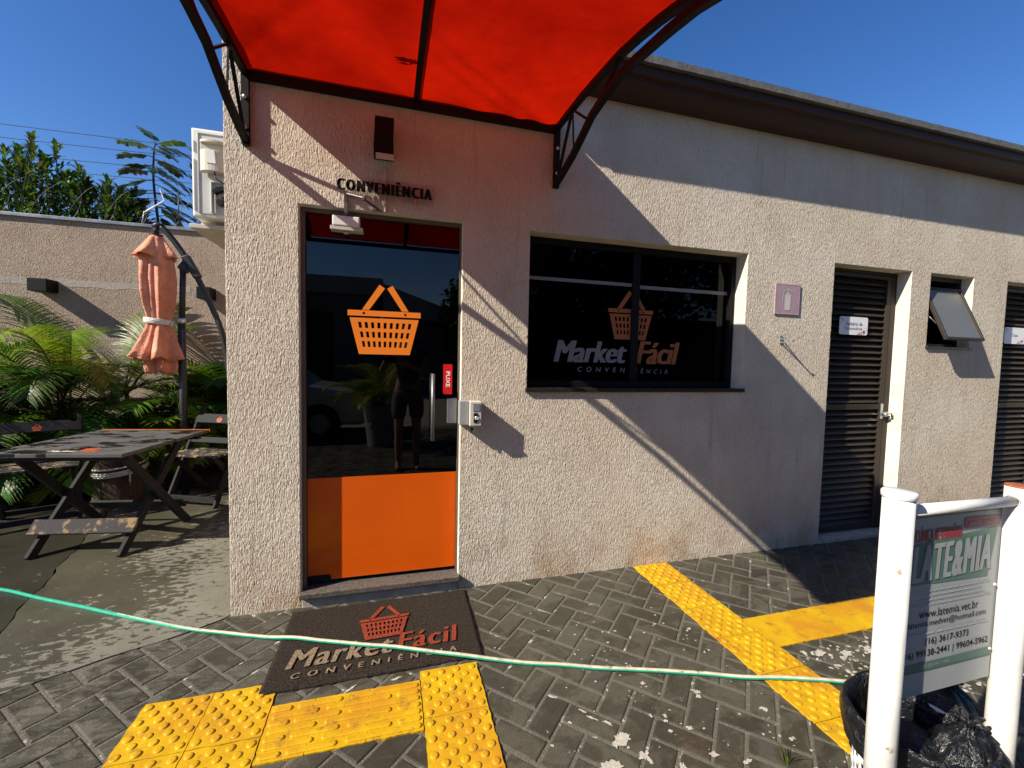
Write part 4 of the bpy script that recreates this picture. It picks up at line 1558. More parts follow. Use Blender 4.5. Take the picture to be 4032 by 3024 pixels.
for z in (.56, .74):
    mb = MB()
    mb.lathe([(.004, 0), (.004, .003), (.0, .0045)], (0, 0, 0), 10, caps=False)
    bmesh.ops.rotate(mb.bm, verts=mb.bm.verts[:], cent=(0, 0, 0), matrix=Matrix.Rotation(R(90), 3, 'X'))
    bmesh.ops.translate(mb.bm, verts=mb.bm.verts[:], vec=(2.352, BY - .0005, z))
    mb.build('screw', 'white', bd)

# ================================================================== WASTE BIN AND BAGS
BC = Vector((2.170, -1.615, 0))
bn = thing('waste_bin', BC, 'white slotted plastic waste bin lined with a black bag, under the clinic board', 'bin')
mb = MB()
n = 72
def bin_r(z): return .118 + .028 * z / .36
zr = [0, .015, .10] + [.105 + .0215 * k for k in range(11)] + [.325, .332]
rings = [[mb.bm.verts.new((BC.x + bin_r(z) * math.cos(2 * math.pi * k / n), BC.y + bin_r(z) * math.sin(2 * math.pi * k / n), z + .002)) for k in range(n)] for z in zr]
for i in range(len(rings) - 1):
    for k in range(n):
        slot = 3 <= i <= 12 and ((i % 2 == 1 and k % 4 == 0) or (i % 2 == 0 and k % 4 == 2))
        if slot: continue
        f = mb.face([rings[i][k], rings[i][(k + 1) % n], rings[i + 1][(k + 1) % n], rings[i + 1][k]]); f.smooth = True
mb.face(rings[0][::-1])
bb = mb.build('bin_body', 'whiteplastic', bn)
md = bb.modifiers.new('wall', 'SOLIDIFY'); md.thickness = .003; md.offset = -1
mb = MB()
def liner(r, t, i):
    a = 1 + .05 * noise.noise((math.cos(t) * 2.2, math.sin(t) * 2.2, i * .45)) * (1 if i > 1 else .3)
    a += .022 * math.sin(t * 9 + i) * (1 if i in (0, 1, 2, 3, 4) else .4)
    return r * a
prof = [(.150, .262), (.156, .280), (.160, .305), (.163, .335), (.162, .356), (.156, .366), (.146, .358), (.134, .31), (.122, .22), (.10, .15), (.0, .13)]
rings = []
m = 64
for i, (r, z) in enumerate(prof):
    ring = []
    for k in range(m):
        t = 2 * math.pi * k / m
        rr = liner(r, t, i)
        dz = .012 * noise.noise((math.cos(t) * 1.6, math.sin(t) * 1.6, 3.3)) + (.03 * noise.noise((math.cos(t) * 2.5, math.sin(t) * 2.5, 9)) - .012 if i == 0 else 0)
        back = max(0, math.cos(t - R(35)))           # pulled up on the far side
        if 3 <= i <= 6: dz += .018 * back ** 2
        ring.append(mb.bm.verts.new((BC.x + rr * math.cos(t), BC.y + rr * math.sin(t), z + dz)))
    rings.append(ring)
for i in range(len(rings) - 1):
    for k in range(m):
        f = mb.face([rings[i][k], rings[i][(k + 1) % m], rings[i + 1][(k + 1) % m], rings[i + 1][k]])
        if f: f.smooth = True
mb.build('bin_liner', 'bag', bn)
mb = MB()
def heap(r, t, i): return r * (1 + .14 * noise.noise((math.cos(t) * 2, math.sin(t) * 2, i * .8)) + .07 * math.sin(t * 8 + i * 1.3))
mb.lathe([(.100, .16), (.112, .22), (.105, .265), (.082, .292), (.050, .318), (.022, .330), (.0, .326)], (BC.x - .015, BC.y + .01, 0), 56, heap, caps=False)
mb.build('bin_contents', 'bag', bn)

def bag(c, rx, ry, h, seed, label, knot=(0.02, 0.01)):
    global mb
    b = thing('rubbish_bag', c, label, 'rubbish bag')
    mb = MB()
    nr, nt_ = 26, 60
    rows = []
    for i in range(nr + 1):
        t = i / nr
        r = math.sin(math.pi * min(1, .08 + t * .92) ** .8) ** .55 * (1 - .25 * t) if t < .97 else .12
        if t > .84: r = max(.16, r * (1 - (t - .84) * 4.2))
        row = []
        for k in range(nt_):
            a = 2 * math.pi * k / nt_
            q = Vector((math.cos(a) * 1.4, math.sin(a) * 1.4, t * 2.2 + seed))
            w_ = 1 + .16 * noise.noise(q) + .10 * noise.noise(q * 2.7) + .05 * (1 - abs(noise.noise(q * 5)) * 2)
            pl = 1 + (.14 * math.sin(a * 7 + seed) + .1 * math.sin(a * 13)) * max(0, t - .6) * 1.6
            row.append(mb.bm.verts.new((c[0] + rx * r * w_ * pl * math.cos(a) + knot[0] * t, c[1] + ry * r * w_ * pl * math.sin(a) + knot[1] * t, c[2] + .004 + h * t + .012 * noise.noise(q * 2) * t)))
        rows.append(row)
    for p, q in zip(rows, rows[1:]):
        for k in range(nt_):
            f = mb.face([p[k], p[(k + 1) % nt_], q[(k + 1) % nt_], q[k]]); f.smooth = True
    mb.face(rows[0][::-1]); mb.face(rows[-1])
    mb.build('bag_body', 'bag', b)
    mb = MB()
    tx, ty, tz = c[0] + knot[0], c[1] + knot[1], c[2] + h
    for k in range(5):
        a = 2 * math.pi * k / 5 + seed
        mb.tube([(tx, ty, tz - .01), (tx + .02 * math.cos(a), ty + .02 * math.sin(a), tz + .012), (tx + .04 * math.cos(a), ty + .04 * math.sin(a), tz + .016 + .012 * math.sin(k * 2))], [.009, .010, .004], 7)
    mb.build('bag_knot', 'bag', b, smooth=True)
    return b
bag((2.228, -1.700, .15), .118, .105, .235, 2.3, 'black tied rubbish bag stuffed into the right side of the white bin')
bag((2.545, -1.505, 0), .130, .120, .30, 7.1, 'black tied rubbish bag behind the white posts, right of the bin', (.0, .02))

# dried white paint splashed over the pavers
SPLATS = ((1.562, -1.128, .036, .85, .6), (1.525, -1.140, .016, .7, 1), (1.470, -1.216, .050, .55, .1), (1.596, -1.205, .022, .8, .4), (1.605, -1.225, .016, .6, 2), (1.964, -1.009, .022, .55, -.6), (1.955, -1.03, .012, .8, 0), (1.821, -1.148, .014, .9, 0), (1.777, -.914, .013, .7, .3), (1.766, -1.08, .012, .6, 1.5), (1.755, -1.10, .010, .8, .4), (1.541, -1.054, .022, .3, -.75), (1.389, -.89, .024, .28, -.75), (1.476, -.984, .020, .28, -.75), (1.495, -1.02, .024, .25, -.8), (1.406, -1.019, .010, .8, 0), (2.063, -.574, .012, .5, 0), (2.045, -.585, .008, .5, 0), (2.21, -.649, .014, .6, 0), (2.19, -.66, .010, .5, .5), (.62, -.655, .030, .2, .75), (.80, -.64, .03, .25, .3), (2.68, -.955, .045, .4, .2), (2.80, -.985, .04, .5, .4), (2.93, -1.0, .035, .6, 0), (1.70, -1.27, .02, .6, .9), (1.83, -1.26, .018, .7, 0), (1.92, -1.31, .022, .4, .3))
mb = MB()
rs_ = random.Random(19)
def splat(x, y, r, sq=1.0, ang=0.0):
    n = 34
    pts = []
    sd = rs_.uniform(0, 50)
    for k in range(n):
        t = 2 * math.pi * k / n
        rr = r * (.8 + .55 * noise.noise((math.cos(t) * 1.6, math.sin(t) * 1.6, sd)) + .35 * noise.noise((math.cos(t) * 5, math.sin(t) * 5, sd)))
        u, v = rr * math.cos(t), rr * sq * math.sin(t)
        pts.append((x + u * math.cos(ang) - v * math.sin(ang), y + u * math.sin(ang) + v * math.cos(ang), .0022))
    c = mb.bm.verts.new((x, y, .0024))
    vs = [mb.bm.verts.new(q) for q in pts]
    for k in range(n): mb.face([c, vs[k], vs[(k + 1) % n]])
for x, y, r, q, a in SPLATS: splat(x, y, r, q, a)
for k in range(120):
    x = 1.15 + 1.1 * rs_.random() ** .7; y = -.25 - 1.25 * rs_.random()
    if noise.noise((x * 2.3, y * 2.3, 2)) < -.05 and rs_.random() < .8: continue
    splat(x, y, rs_.uniform(.0025, .0085), rs_.uniform(.4, 1), rs_.uniform(0, 3.1))
for k in range(330):
    x = 2.60 + 1.0 * rs_.random(); y = -.92 - .38 * rs_.random()
    splat(x, y, rs_.uniform(.004, .016), rs_.uniform(.3, 1), rs_.uniform(0, 3.1))
tag(mb.build('paint_stain', M('dried_emulsion', (.38, .345, .29), .9, var=.25, vs=60, bump=.002), recalc=False), kind='structure')

# tuft of grass in a paver joint
mb = MB().use_tint()
for k in range(11):
    a = random.uniform(0, 6.28); l = random.uniform(.03, .075); ln = random.uniform(.015, .04)
    p = Vector((2.045 + random.gauss(0, .007), -1.352 + random.gauss(0, .007), -.004))
    d = Vector((math.cos(a), math.sin(a), 0)); sd = Vector((-d.y, d.x, 0)) * .0024
    mb.tint = random.choice(((.12, .17, .03), (.09, .14, .03), (.16, .18, .05)))
    q = p + d * ln * .4 + Z * l * .6; r = p + d * ln + Z * l
    mb.quad([p - sd, p + sd, q + sd, q - sd]); mb.face([mb.bm.verts.new(v) for v in (q - sd, q + sd, r)])
tag(mb.build('grass_tuft', 'shrub'), 'small green grass tuft growing in a paver joint near the bin', 'weed')

# ================================================================== FOLDING TABLE
WORLD[0] = False
tb = thing('folding_table', (-1.11, 1.235, .003), 'black worn wooden folding table, wet on top, on the patio', 'table', rz=R(-9))
hx, hy = .395, .455
for k in range(4):
    y0 = -hy + k * (2 * hy / 4)
    mb = MB()
    mb.box((-hx, y0 + .002, .676), (hx, y0 + 2 * hy / 4 - .002, .699))
    if k == 0:
        tt = mb.build('tabletop', 'tabletop', tb, bevel=.003)
    else:
        mb.build('board', 'tabletop', tt, bevel=.003)
mb = MB()
mb.box((-hx - .001, hy + .0005, .677), (hx + .001, hy + .006, .7005))
mb.build('orange_edge', 'decal', tt)
mb = MB()
zt = .7002
basket(mb, (.075, -.345, zt), (.085, 0, 0), (0, .085, 0))
mb.build('basket_emblem', 'basketred', tt, recalc=False)
mb = MB()
text_polys(mb, 'F\u00e1cil', (0, 0, .11, .036), (.085, -.388, zt), X, Y, shear=.2, bold=.04)
mb.build('lettering', 'basketred', tt, recalc=False)
mb = MB()
text_polys(mb, 'Market', (0, 0, .15, .036), (-.075, -.39, zt), X, Y, shear=.2, bold=.04)
mb.build('lettering', 'creampaint', tt, recalc=False)
for y in (-.36, .36):
    mb = MB()
    mb.box((-hx + .02, y - .02, .640), (hx - .02, y + .02, .6755))
    mb.build('batten', 'wood', tt)
for sx in (-1, 1):
    xa, xb = sx * .262, sx * .302
    mb = MB()
    mb.beam((xa, -.315, -.004), (xa, .33, .672), .026, .058, Y, bev=.002)
    mb.build('leg', 'wood', tb)
    mb = MB()
    mb.beam((xb, .315, -.004), (xb, -.33, .672), .026, .058, Y, bev=.002)
    mb.build('leg', 'wood', tb)
def rot_board(mb, y, z, w, ln, ang, th=.02):
    d = Vector((0, math.sin(ang), math.cos(ang)))
    mb.beam(Vector((0, y, z)) - d * w / 2, Vector((0, y, z)) + d * w / 2, th, ln, X, bev=.003)
mb = MB()
rot_board(mb, -.236, .175, .098, .62, math.atan2(.645, .676) * .9)
mb.build('stretcher', 'woodworn', tb)
mb = MB()
rot_board(mb, .244, .165, .075, .64, -math.atan2(.645, .676) * .9)
mb.build('stretcher', 'wood', tb)

# ================================================================== FOLDING CHAIRS
def make_chair(label):
    global mb
    ch = thing('folding_chair', (0, 0, .003), label, 'chair', 'folding chairs round the patio table')
    for sx in (-1, 1):
        mb = MB()
        mb.beam((sx * .235, -.20, -.003), (sx * .235, .20, .800), .024, .045, Y, bev=.002)
        mb.build('leg', 'wood', ch)
        mb = MB()
        mb.beam((sx * .205, .235, -.003), (sx * .205, -.165, .425), .024, .042, Y, bev=.002)
        mb.build('leg', 'wood', ch)
    seat = None
    for k in range(6):
        y = -.205 + k * .062
        mb = MB()
        mb.box((-.238, y, .428), (.238, y + .050, .446))
        if seat is None: seat = mb.build('seat', 'slatworn', ch, bevel=.003)
        else: mb.build('slat', 'slatworn', seat, bevel=.003)
    mb = MB()
    for sx in (-1, 1): mb.box((sx * .165 - .013, -.20, .400), (sx * .165 + .013, .15, .4275))
    mb.build('seat_rail', 'wood', ch)
    mb = MB()
    d = Vector((0, .4, .803)).normalized()
    o = Vector((0, -.20 + .4 * .83, .803 * .83 - .003)) + d * .04
    nrm = Vector((0, -.803, .4)).normalized()
    pl = [(-.246, -.035), (.246, -.035), (.246, .035), (.195, .037), (.175, .052), (-.175, .052), (-.195, .037), (-.246, .035)]
    mb.prism(pl, o + nrm * .012, X, d, nrm * .016)
    bk = mb.build('backrest', 'wood', ch, bevel=.002)
    mb = MB()
    basket(mb, o + nrm * .0292 - X * .028 - d * .026, X * .056, d * .052, holes=(5, 1))
    mb.build('basket_emblem', 'basketred', bk, recalc=False)
    mb = MB()
    o2 = Vector((0, -.20 + .4 * .66, .803 * .66 - .003))
    mb.prism([(-.223, -.026), (.223, -.026), (.223, .026), (-.223, .026)], o2, X, d, nrm * .016)
    mb.build('back_slat', 'wood', ch, bevel=.002)
    mb = MB()
    mb.beam((-.223, -.170, .060), (.223, -.170, .060), .018, .045, Z)
    mb.beam((-.193, .195, .045), (.193, .195, .045), .018, .040, Z)
    mb.build('foot_rail', 'wood', ch, bevel=.002)
    return ch
c1 = make_chair('black folding chair left of the table, half behind it, at the photo edge')
c1.location = (-1.83, 1.71, .003)
c1.rotation_euler.z = R(-6)
c2 = copy_tree(c1)
c2['label'] = 'black folding chair with a worn slatted seat, against the shop corner'
c2.location = (-.80, 2.03, .003)
c2.rotation_euler.z = R(-24)
c1.rotation_euler.z = R(27)

# ================================================================== LOG AND PARASOL
WORLD[0] = True
st = thing('log_stump', (-1.545, 2.19, 0), 'upright bark-covered log stump tied round with white rope behind the table', 'log')
mb = MB()
def lump(r, t, i): return r * (1 + .10 * noise.noise((math.cos(t) * 1.7, math.sin(t) * 1.7, i * .35)) + .05 * noise.noise((math.cos(t) * 5, math.sin(t) * 5, i * .6)))
mb.lathe([(.170, -.01), (.178, .05), (.172, .12), (.168, .20), (.172, .28), (.175, .36), (.178, .415), (.165, .425), (.0, .428)], (-1.545, 2.19, 0), 40, lump, caps=False)
mb.build('log', 'bark', st)
mb = MB()
for dz, r in ((.27, .186), (.285, .190), (.30, .187), (.335, .187)):
    mb.tube([(-1.545 + r * 1.03 * math.cos(t), 2.19 + r * 1.03 * math.sin(t), dz + .025 * math.cos(t - 1)) for t in [2 * math.pi * k / 40 for k in range(41)]], .0075, 6, caps=False)
mb.tube([(-1.40, 2.05, .30), (-1.395, 2.035, .26), (-1.40, 2.04, .20), (-1.39, 2.03, .17)], .006, 6)
mb.build('rope', 'rope', st, smooth=True)

UX, UY = -1.255, 2.25
um = thing('parasol', (-1.09, 2.25, 0), 'closed salmon cantilever parasol tied with white ribbon on a charcoal pole', 'parasol')
mb = MB()
mb.tube([(-1.075, 2.25, .0), (-1.075, 2.25, 1.62)], .030, 16)
mb.build('pole', 'gunmetal', um)
mb = MB()
mb.tube([(-1.075, 2.25, 1.59), (-1.075, 2.25, 1.64)], .0335, 16)
mb.build('pole_clamp', 'steel', um)
mb = MB()
mb.tube([(-1.072, 2.25, 1.62), (-1.055, 2.25, 2.10)], .024, 14)
mb.build('upper_pole', 'gunmetal', um)
mb = MB()
arm = catmull([(-1.215, 2.25, 2.452), (-1.12, 2.25, 2.33), (-1.02, 2.25, 2.17), (-.95, 2.25, 2.03), (-.85, 2.25, 1.80), (-.77, 2.25, 1.58), (-.72, 2.25, 1.35), (-.69, 2.25, 1.05)], 5)
mb.tube(arm, .025, 14)
mb.build('arm', 'gunmetal', um)
mb = MB()
mb.beam((-1.06, 2.25, 2.07), (-1.005, 2.25, 2.155), .05, .085, Z, bev=.006)
mb.tube([(-1.04, 2.21, 2.10), (-1.04, 2.29, 2.10)], .022, 14)
mb.beam((-1.035, 2.25, 2.205), (-.935, 2.25, 2.01), .062, .066, Y, bev=.01)
mb.build('tilt_joint', 'gunmetal', um)
mb = MB()
mb.tube([(-1.275, 2.25, 2.438), (-1.245, 2.25, 2.462), (-1.205, 2.25, 2.448)], .026, 12)
mb.tube([(UX, UY, 2.455), (UX, UY, 2.375)], .022, 12)
mb.lathe([(.010, .0), (.052, .006), (.052, .012), (.02, .02)], (UX, UY, 2.362), 20)
mb.build('hanger', 'gunmetal', um)
# folded canopy
mb = MB()
def cloth(prof, nfold, amp, seed, name, z_jit=0.0, parent=um):
    global mb
    mb = MB()
    n = 112
    rows = []
    for i, (r, z, a, ox) in enumerate(prof):
        row = []
        for k in range(n):
            t = 2 * math.pi * k / n
            f = math.cos(nfold * t + seed + .5 * math.sin(t * 2 + i * .15)) + .45 * math.cos((nfold * 2 + 1) * t + seed * 2 + i * .2)
            f += .7 * noise.noise((math.cos(t) * 2.2, math.sin(t) * 2.2, z * 4.5 + seed))
            rr = r * (1 + a * f)
            zz = z + (z_jit * (math.cos(nfold * t + seed) * .5 + noise.noise((math.cos(t) * 2, math.sin(t) * 2, seed))) if i == len(prof) - 1 else 0)
            row.append(mb.bm.verts.new((UX + ox + rr * math.cos(t), UY + rr * math.sin(t), zz)))
        rows.append(row)
    for p, q in zip(rows, rows[1:]):
        for k in range(n):
            f = mb.face([p[k], p[(k + 1) % n], q[(k + 1) % n], q[k]])
            if f: f.smooth = True
    o = mb.build(name, 'umb', parent)
    md = o.modifiers.new('cloth', 'SOLIDIFY'); md.thickness = .003
    return o
main = cloth([(.050, 2.33, .05, 0), (.085, 2.26, .10, 0), (.112, 2.18, .13, .0), (.122, 2.08, .13, .004), (.128, 1.98, .13, .004), (.122, 1.86, .14, .006), (.108, 1.74, .14, .008), (.090, 1.64, .12, .008), (.086, 1.605, .10, .008), (.098, 1.54, .13, .006), (.130, 1.44, .16, .0), (.165, 1.34, .17, -.006), (.192, 1.265, .18, -.012)], 6, 1, .7, 'canopy', .020)
cloth([(.05, 1.56, .1, 0), (.085, 1.42, .2, 0), (.105, 1.30, .22, .015), (.112, 1.20, .24, .02), (.104, 1.135, .24, .02)], 7, 1, 2.1, 'inner_folds', .02, main)
cloth([(.046, 2.362, .04, 0), (.062, 2.335, .08, 0), (.096, 2.275, .14, 0), (.128, 2.215, .20, -.004), (.150, 2.165, .24, -.006)], 4, 1, 1.2, 'vent_flap', .022, main)
mb = MB()
for z, r in ((1.618, .094), (1.606, .097), (1.594, .096), (1.583, .093)):
    mb.tube([(UX + .008 + r * 1.12 * math.cos(t), UY + r * 1.12 * math.sin(t), z - .012 * math.cos(t) * 1) for t in [2 * math.pi * k / 36 for k in range(37)]], .0075, 6, caps=False)
mb.tube([(UX + .10, UY - .05, 1.59), (UX + .135, UY - .06, 1.575), (UX + .13, UY - .065, 1.55)], .006, 6)
mb.build('tie_ribbon', 'rope', um, smooth=True)

# ================================================================== YARD WALL, SCONCES
YW = 3.2
yw = thing('yard_wall', (-4.5, YW, 0), 'tall beige roughcast boundary wall with zinc coping behind the palms', 'wall')
mb = MB()
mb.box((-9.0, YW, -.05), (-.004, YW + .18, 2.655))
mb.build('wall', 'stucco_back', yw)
mb = MB()
mb.box((-9.0, YW - .022, 2.656), (-.004, YW + .20, 2.690), bev=.004)
mb.build('coping', 'coping', yw)
mb = MB()
for x0, x1 in ((-8.9, -1.36),):
    n = 120
    lo, hi = [], []
    for i in range(n + 1):
        x = x0 + (x1 - x0) * i / n
        lo.append((x, YW - .0015, 1.985 + .022 * noise.noise((x * 6, 0, 0))))
        hi.append((x, YW - .0015, 2.055 + .02 * noise.noise((x * 5, 4, 0))))
    for i in range(n):
        mb.quad([lo[i], lo[i + 1], hi[i + 1], hi[i]])
mb.build('render_patch', M('pale_render_band', (.385, .325, .265), .9, var=.2, vs=8, bump=.004, bs=50), yw)
for nm, x0, x1 in (('black cube wall lamp on the yard wall left of the tall palm frond', -2.682, -2.529), ('black cube wall lamp on the yard wall behind the parasol arm', -1.245, -1.113)):
    s_ = thing('wall_sconce', ((x0 + x1) / 2, YW, 2.0), nm, 'wall lamp', 'black cube lamps on the yard wall')
    z0 = 1.907 if x0 < -2 else 1.915
    mb = MB()
    mb.box((x0, YW - .17, z0), (x1, YW - .003, z0 + .125), bev=.003)
    mb.build('lamp_body', 'blackmatt', s_)
    mb = MB()
    mb.box((x0 + .02, YW - .15, z0 - .006), (x1 - .02, YW - .03, z0 - .0005))
    mb.build('lamp_glass', 'poster', s_)

# ================================================================== AIR CONDITIONER, SENSOR
au = thing('air_conditioner', (-.17, .75, 2.08), 'white outdoor air conditioner unit on the shop side wall', 'air conditioner')
mb = MB()
mb.box((-.300, .45, 2.085), (-.014, 1.25, 2.570), bev=.012)
mb.build('casing', 'acwhite', au)
mb = MB()
mb.box((-.262, .4465, 2.105), (-.014, .4495, 2.545))
mb.box((-.268, .442, 2.105), (-.262, .4495, 2.545))
mb.box((-.262, .442, 2.539), (-.014, .4462, 2.545))
mb.box((-.290, .4445, 2.12), (-.283, .4498, 2.40)); mb.box((-.290, .4445, 2.44), (-.283, .4498, 2.50))
mb.build('side_panel', 'acgrey', au, bevel=.0015)
mb = MB()
for a, b in (((-.205, .428, 2.110), (-.197, .446, 2.285)), ((-.197, .428, 2.277), (-.100, .446, 2.285)), ((-.185, .432, 2.11), (-.180, .446, 2.22))):
    mb.box(a, b, bev=.002)
vc = mb.build('valve_cover', 'acwhite', au)
for x, z, r in ((-.160, 2.235, .014), (-.177, 2.222, .011), (-.140, 2.242, .013), (-.152, 2.165, .017), (-.130, 2.185, .013)):
    mb = MB()
    mb.tube([(x, .446, z), (x, .405, z)], r, 10)
    mb.build('valve', 'tint', vc)
mb = MB()
mb.box((-.335, .50, 2.035), (-.004, 1.20, 2.060), bev=.004)
mb.box((-.30, .56, 2.0605), (-.02, .62, 2.0845)); mb.box((-.30, 1.06, 2.0605), (-.02, 1.12, 2.0845))
mb.build('support_shelf', 'beigeplastic', au)
ms = thing('motion_sensor', (-.17, .42, 2.37), 'cream motion sensor with a hood fixed on the air conditioner side', 'motion sensor')
mb = MB()
n = 12
poly = [(-.062, 0)] + [(-.062 * math.cos(math.pi * k / n), -.020 - .030 * math.sin(math.pi * k / n)) for k in range(n + 1)] + [(.062, 0)]
for z0, z1 in ((2.325, 2.440), (2.478, 2.494)):
    mb.prism(poly, (-.184, .440, z0), X, Y, (0, 0, z1 - z0))
mb.box((-.244, .415, 2.439), (-.124, .4395, 2.479))
mb.build('sensor_case', 'beigeplastic', ms, bevel=.003)
mb = MB()
mb.prism([(-.022, 0), (.022, 0), (.016, .070), (-.018, .070)], (-.184, .388, 2.365), X, Z, (0, .003, 0))
mb.build('lens', 'whiteplastic', ms)
mb = MB()
mb.tube(catmull([(-.175, .41, 2.326), (-.165, .40, 2.290), (-.12, .40, 2.262), (-.05, .42, 2.245), (-.004, .44, 2.24)], 4), .004, 6)
mb.build('cable', 'tint', ms)

# ================================================================== PALMS
GREENS = ((.035, .10, .010), (.06, .145, .012), (.022, .065, .012), (.09, .18, .014), (.14, .21, .018))
YELL = ((.32, .29, .02), (.24, .27, .015), (.36, .26, .02))
def frond(ml, ms_, base, az, el, L, droop, col, rg, nl=34, ll=.34, fold=.5, start=.22, wid=.017, bend=0.0):
    pts = []
    p = Vector(base)
    n = 22
    a = az
    for i in range(n + 1):
        t = i / n
        e = el - droop * t ** 1.6
        d = Vector((math.cos(a) * math.cos(e), math.sin(a) * math.cos(e), math.sin(e)))
        pts.append((p.copy(), d))
        p = p + d * (L / n)
        a += bend / n
    ms_.tube([q for q, _ in pts], [.009 * (1 - .8 * i / n) for i in range(n + 1)], 5)
    for i in range(nl):
        t = start + (1 - start) * (i + .5) / nl
        k = min(n - 1, int(t * n))
        f = t * n - k
        c = pts[k][0].lerp(pts[k + 1][0], f)
        d = pts[k][1]
        side = d.cross(Z)
        side = side.normalized() if side.length > .05 else X
        nrm = side.cross(d).normalized()
        s = (t - start) / (1 - start)
        ln = ll * (math.sin(math.pi * (.12 + .80 * s)) ** .7) * rg.uniform(.86, 1.1)
        for sg_ in (-1, 1):
            fw = .35 + .75 * s + rg.uniform(-.08, .08)
            dirv = (side * sg_ + d * fw + nrm * (fold * (1 - .5 * s) + rg.uniform(-.1, .1))).normalized()
            tint = tuple(x * rg.uniform(.75, 1.25) for x in col)
            ml.tint = tint
            wv = d.cross(dirv).cross(dirv)
            wv = (d - dirv * d.dot(dirv)).normalized()
            q = c.copy()
            prev = None
            m = 4
            gv = rg.uniform(.35, .75)
            for j in range(m + 1):
                u = j / m
                wd = wid * (.55 + 1.2 * u if u < .35 else (1 - u) * 1.45) * .5 + .0006
                a_ = ml.bm.verts.new(q - wv * wd); b_ = ml.bm.verts.new(q + wv * wd)
                if prev:
                    fc = ml.face([prev[0], prev[1], b_, a_])
                prev = (a_, b_)
                dd = (dirv + Vector((0, 0, -1)) * gv * u * 1.3).normalized()
                q = q + dd * ln / m
def palm(base, label, fr, seed, canes=4):
    t = thing('areca_palm', base, label, 'palm', 'areca palms along the yard wall')
    rg = random.Random(seed)
    ml = MB().use_tint()
    mc = MB()
    for f in fr:
        az, el, L, dr, h, kind = f[:6]
        col = rg.choice(GREENS) if kind == 'g' else (rg.choice(YELL) if kind == 'y' else kind)
        off = Vector((rg.gauss(0, .09), rg.gauss(0, .06), h))
        b = Vector(base) + off
        frond(ml, mc, b, R(az), R(el), L, R(dr), col, rg, nl=int(26 + L * 14), ll=.24 + .10 * L, bend=R(rg.uniform(-15, 15)))
        if h > .1:
            mc.tube([Vector(base) + Vector((off.x * .8, off.y * .8, -.03)), b], [.016, .010], 6)
    ml.build('fronds', 'palm', t, recalc=False)
    mc.build('canes', 'stem', t)
    return t
def rfr(rg, n, el=(25, 75), L=(.8, 1.3), h=(.1, .7), y=.12, az=None):
    out = []
    for k in range(n):
        a = (az[0] + (az[1] - az[0]) * rg.random()) if az else rg.uniform(-200, 20)
        out.append((a, rg.uniform(*el), rg.uniform(*L), rg.uniform(60, 125), rg.uniform(*h), 'y' if rg.random() < y else 'g'))
    return out
rg = random.Random(21)
palm((-3.75, 2.72, .05), 'bushy areca palm at the far left edge, cut off by the photo edge', rfr(rg, 30, L=(.9, 1.5), h=(.1, .8)), 1)
palm((-3.05, 2.70, .05), 'dense dark areca palm with a bright yellow-green upright frond, below the left wall lamp',
     [(75, 74, 1.05, 70, .62, (.22, .26, .02)), (120, 66, 1.0, 60, .6, (.16, .24, .02)), (-60, 40, 1.0, 120, .75, 'g'), (-95, 45, 1.05, 125, .7, 'g'), (-40, 50, 1.1, 110, .8, 'g'), (-75, 30, .9, 110, .55, 'g')] + rfr(rg, 28, L=(.8, 1.25), h=(.2, .8)), 2)
palm((-2.30, 2.72, .05), 'areca palm with one tall dark frond arching left over the wall lamp',
     [(158, 78, 1.45, 78, .78, (.06, .13, .02)), (-80, 72, 1.15, 120, .85, (.20, .28, .02)), (-125, 66, 1.15, 110, .8, (.12, .22, .02)), (-55, 76, 1.1, 115, .85, (.16, .26, .02)), (-70, 58, 1.0, 130, .72, (.09, .13, .03)), (-100, 50, 1.05, 125, .68, (.08, .12, .03)), (-35, 60, 1.0, 135, .80, (.24, .23, .03)), (-120, 48, .95, 118, .7, 'g')] + rfr(rg, 32, L=(.7, 1.15), h=(.15, .7), el=(15, 65)), 3)
palm((-1.80, 2.80, .05), 'areca palm with bright upright fan frond just left of the parasol',
     [(60, 78, 1.0, 45, .95, (.12, .19, .025)), (20, 70, .9, 60, .9, (.10, .16, .02)), (-25, 55, .8, 110, .85, 'y'), (-80, 40, .8, 110, .5, 'g')] + rfr(rg, 28, L=(.6, 1.0), h=(.05, .5), el=(10, 60)), 4)
palm((-1.10, 2.95, .05), 'low areca palm behind the parasol pole', rfr(rg, 34, L=(.55, .85), h=(.05, .75), el=(55, 86), y=.15), 5)
palm((-.42, 2.92, .05), 'areca palm with drooping fronds beside the shop corner', [(140, 62, .95, 100, .85, 'g'), (160, 48, 1.0, 90, .75, 'g'), (120, 70, .9, 90, .8, 'y'), (185, 50, .9, 95, .7, 'g')] + rfr(rg, 18, L=(.55, .85), h=(.1, .6), el=(45, 82), y=.2), 6)
palm((-2.66, 2.60, .05), 'short areca palm spreading over the back of the left chair', rfr(rg, 20, L=(.6, .9), h=(.02, .4), el=(25, 75), y=.35), 8)
palm((-1.50, 2.82, .05), 'short areca palm filling the bed behind the log stump', rfr(rg, 22, L=(.6, .95), h=(.02, .35), el=(48, 84), y=.12, az=(-180, 0)), 9)

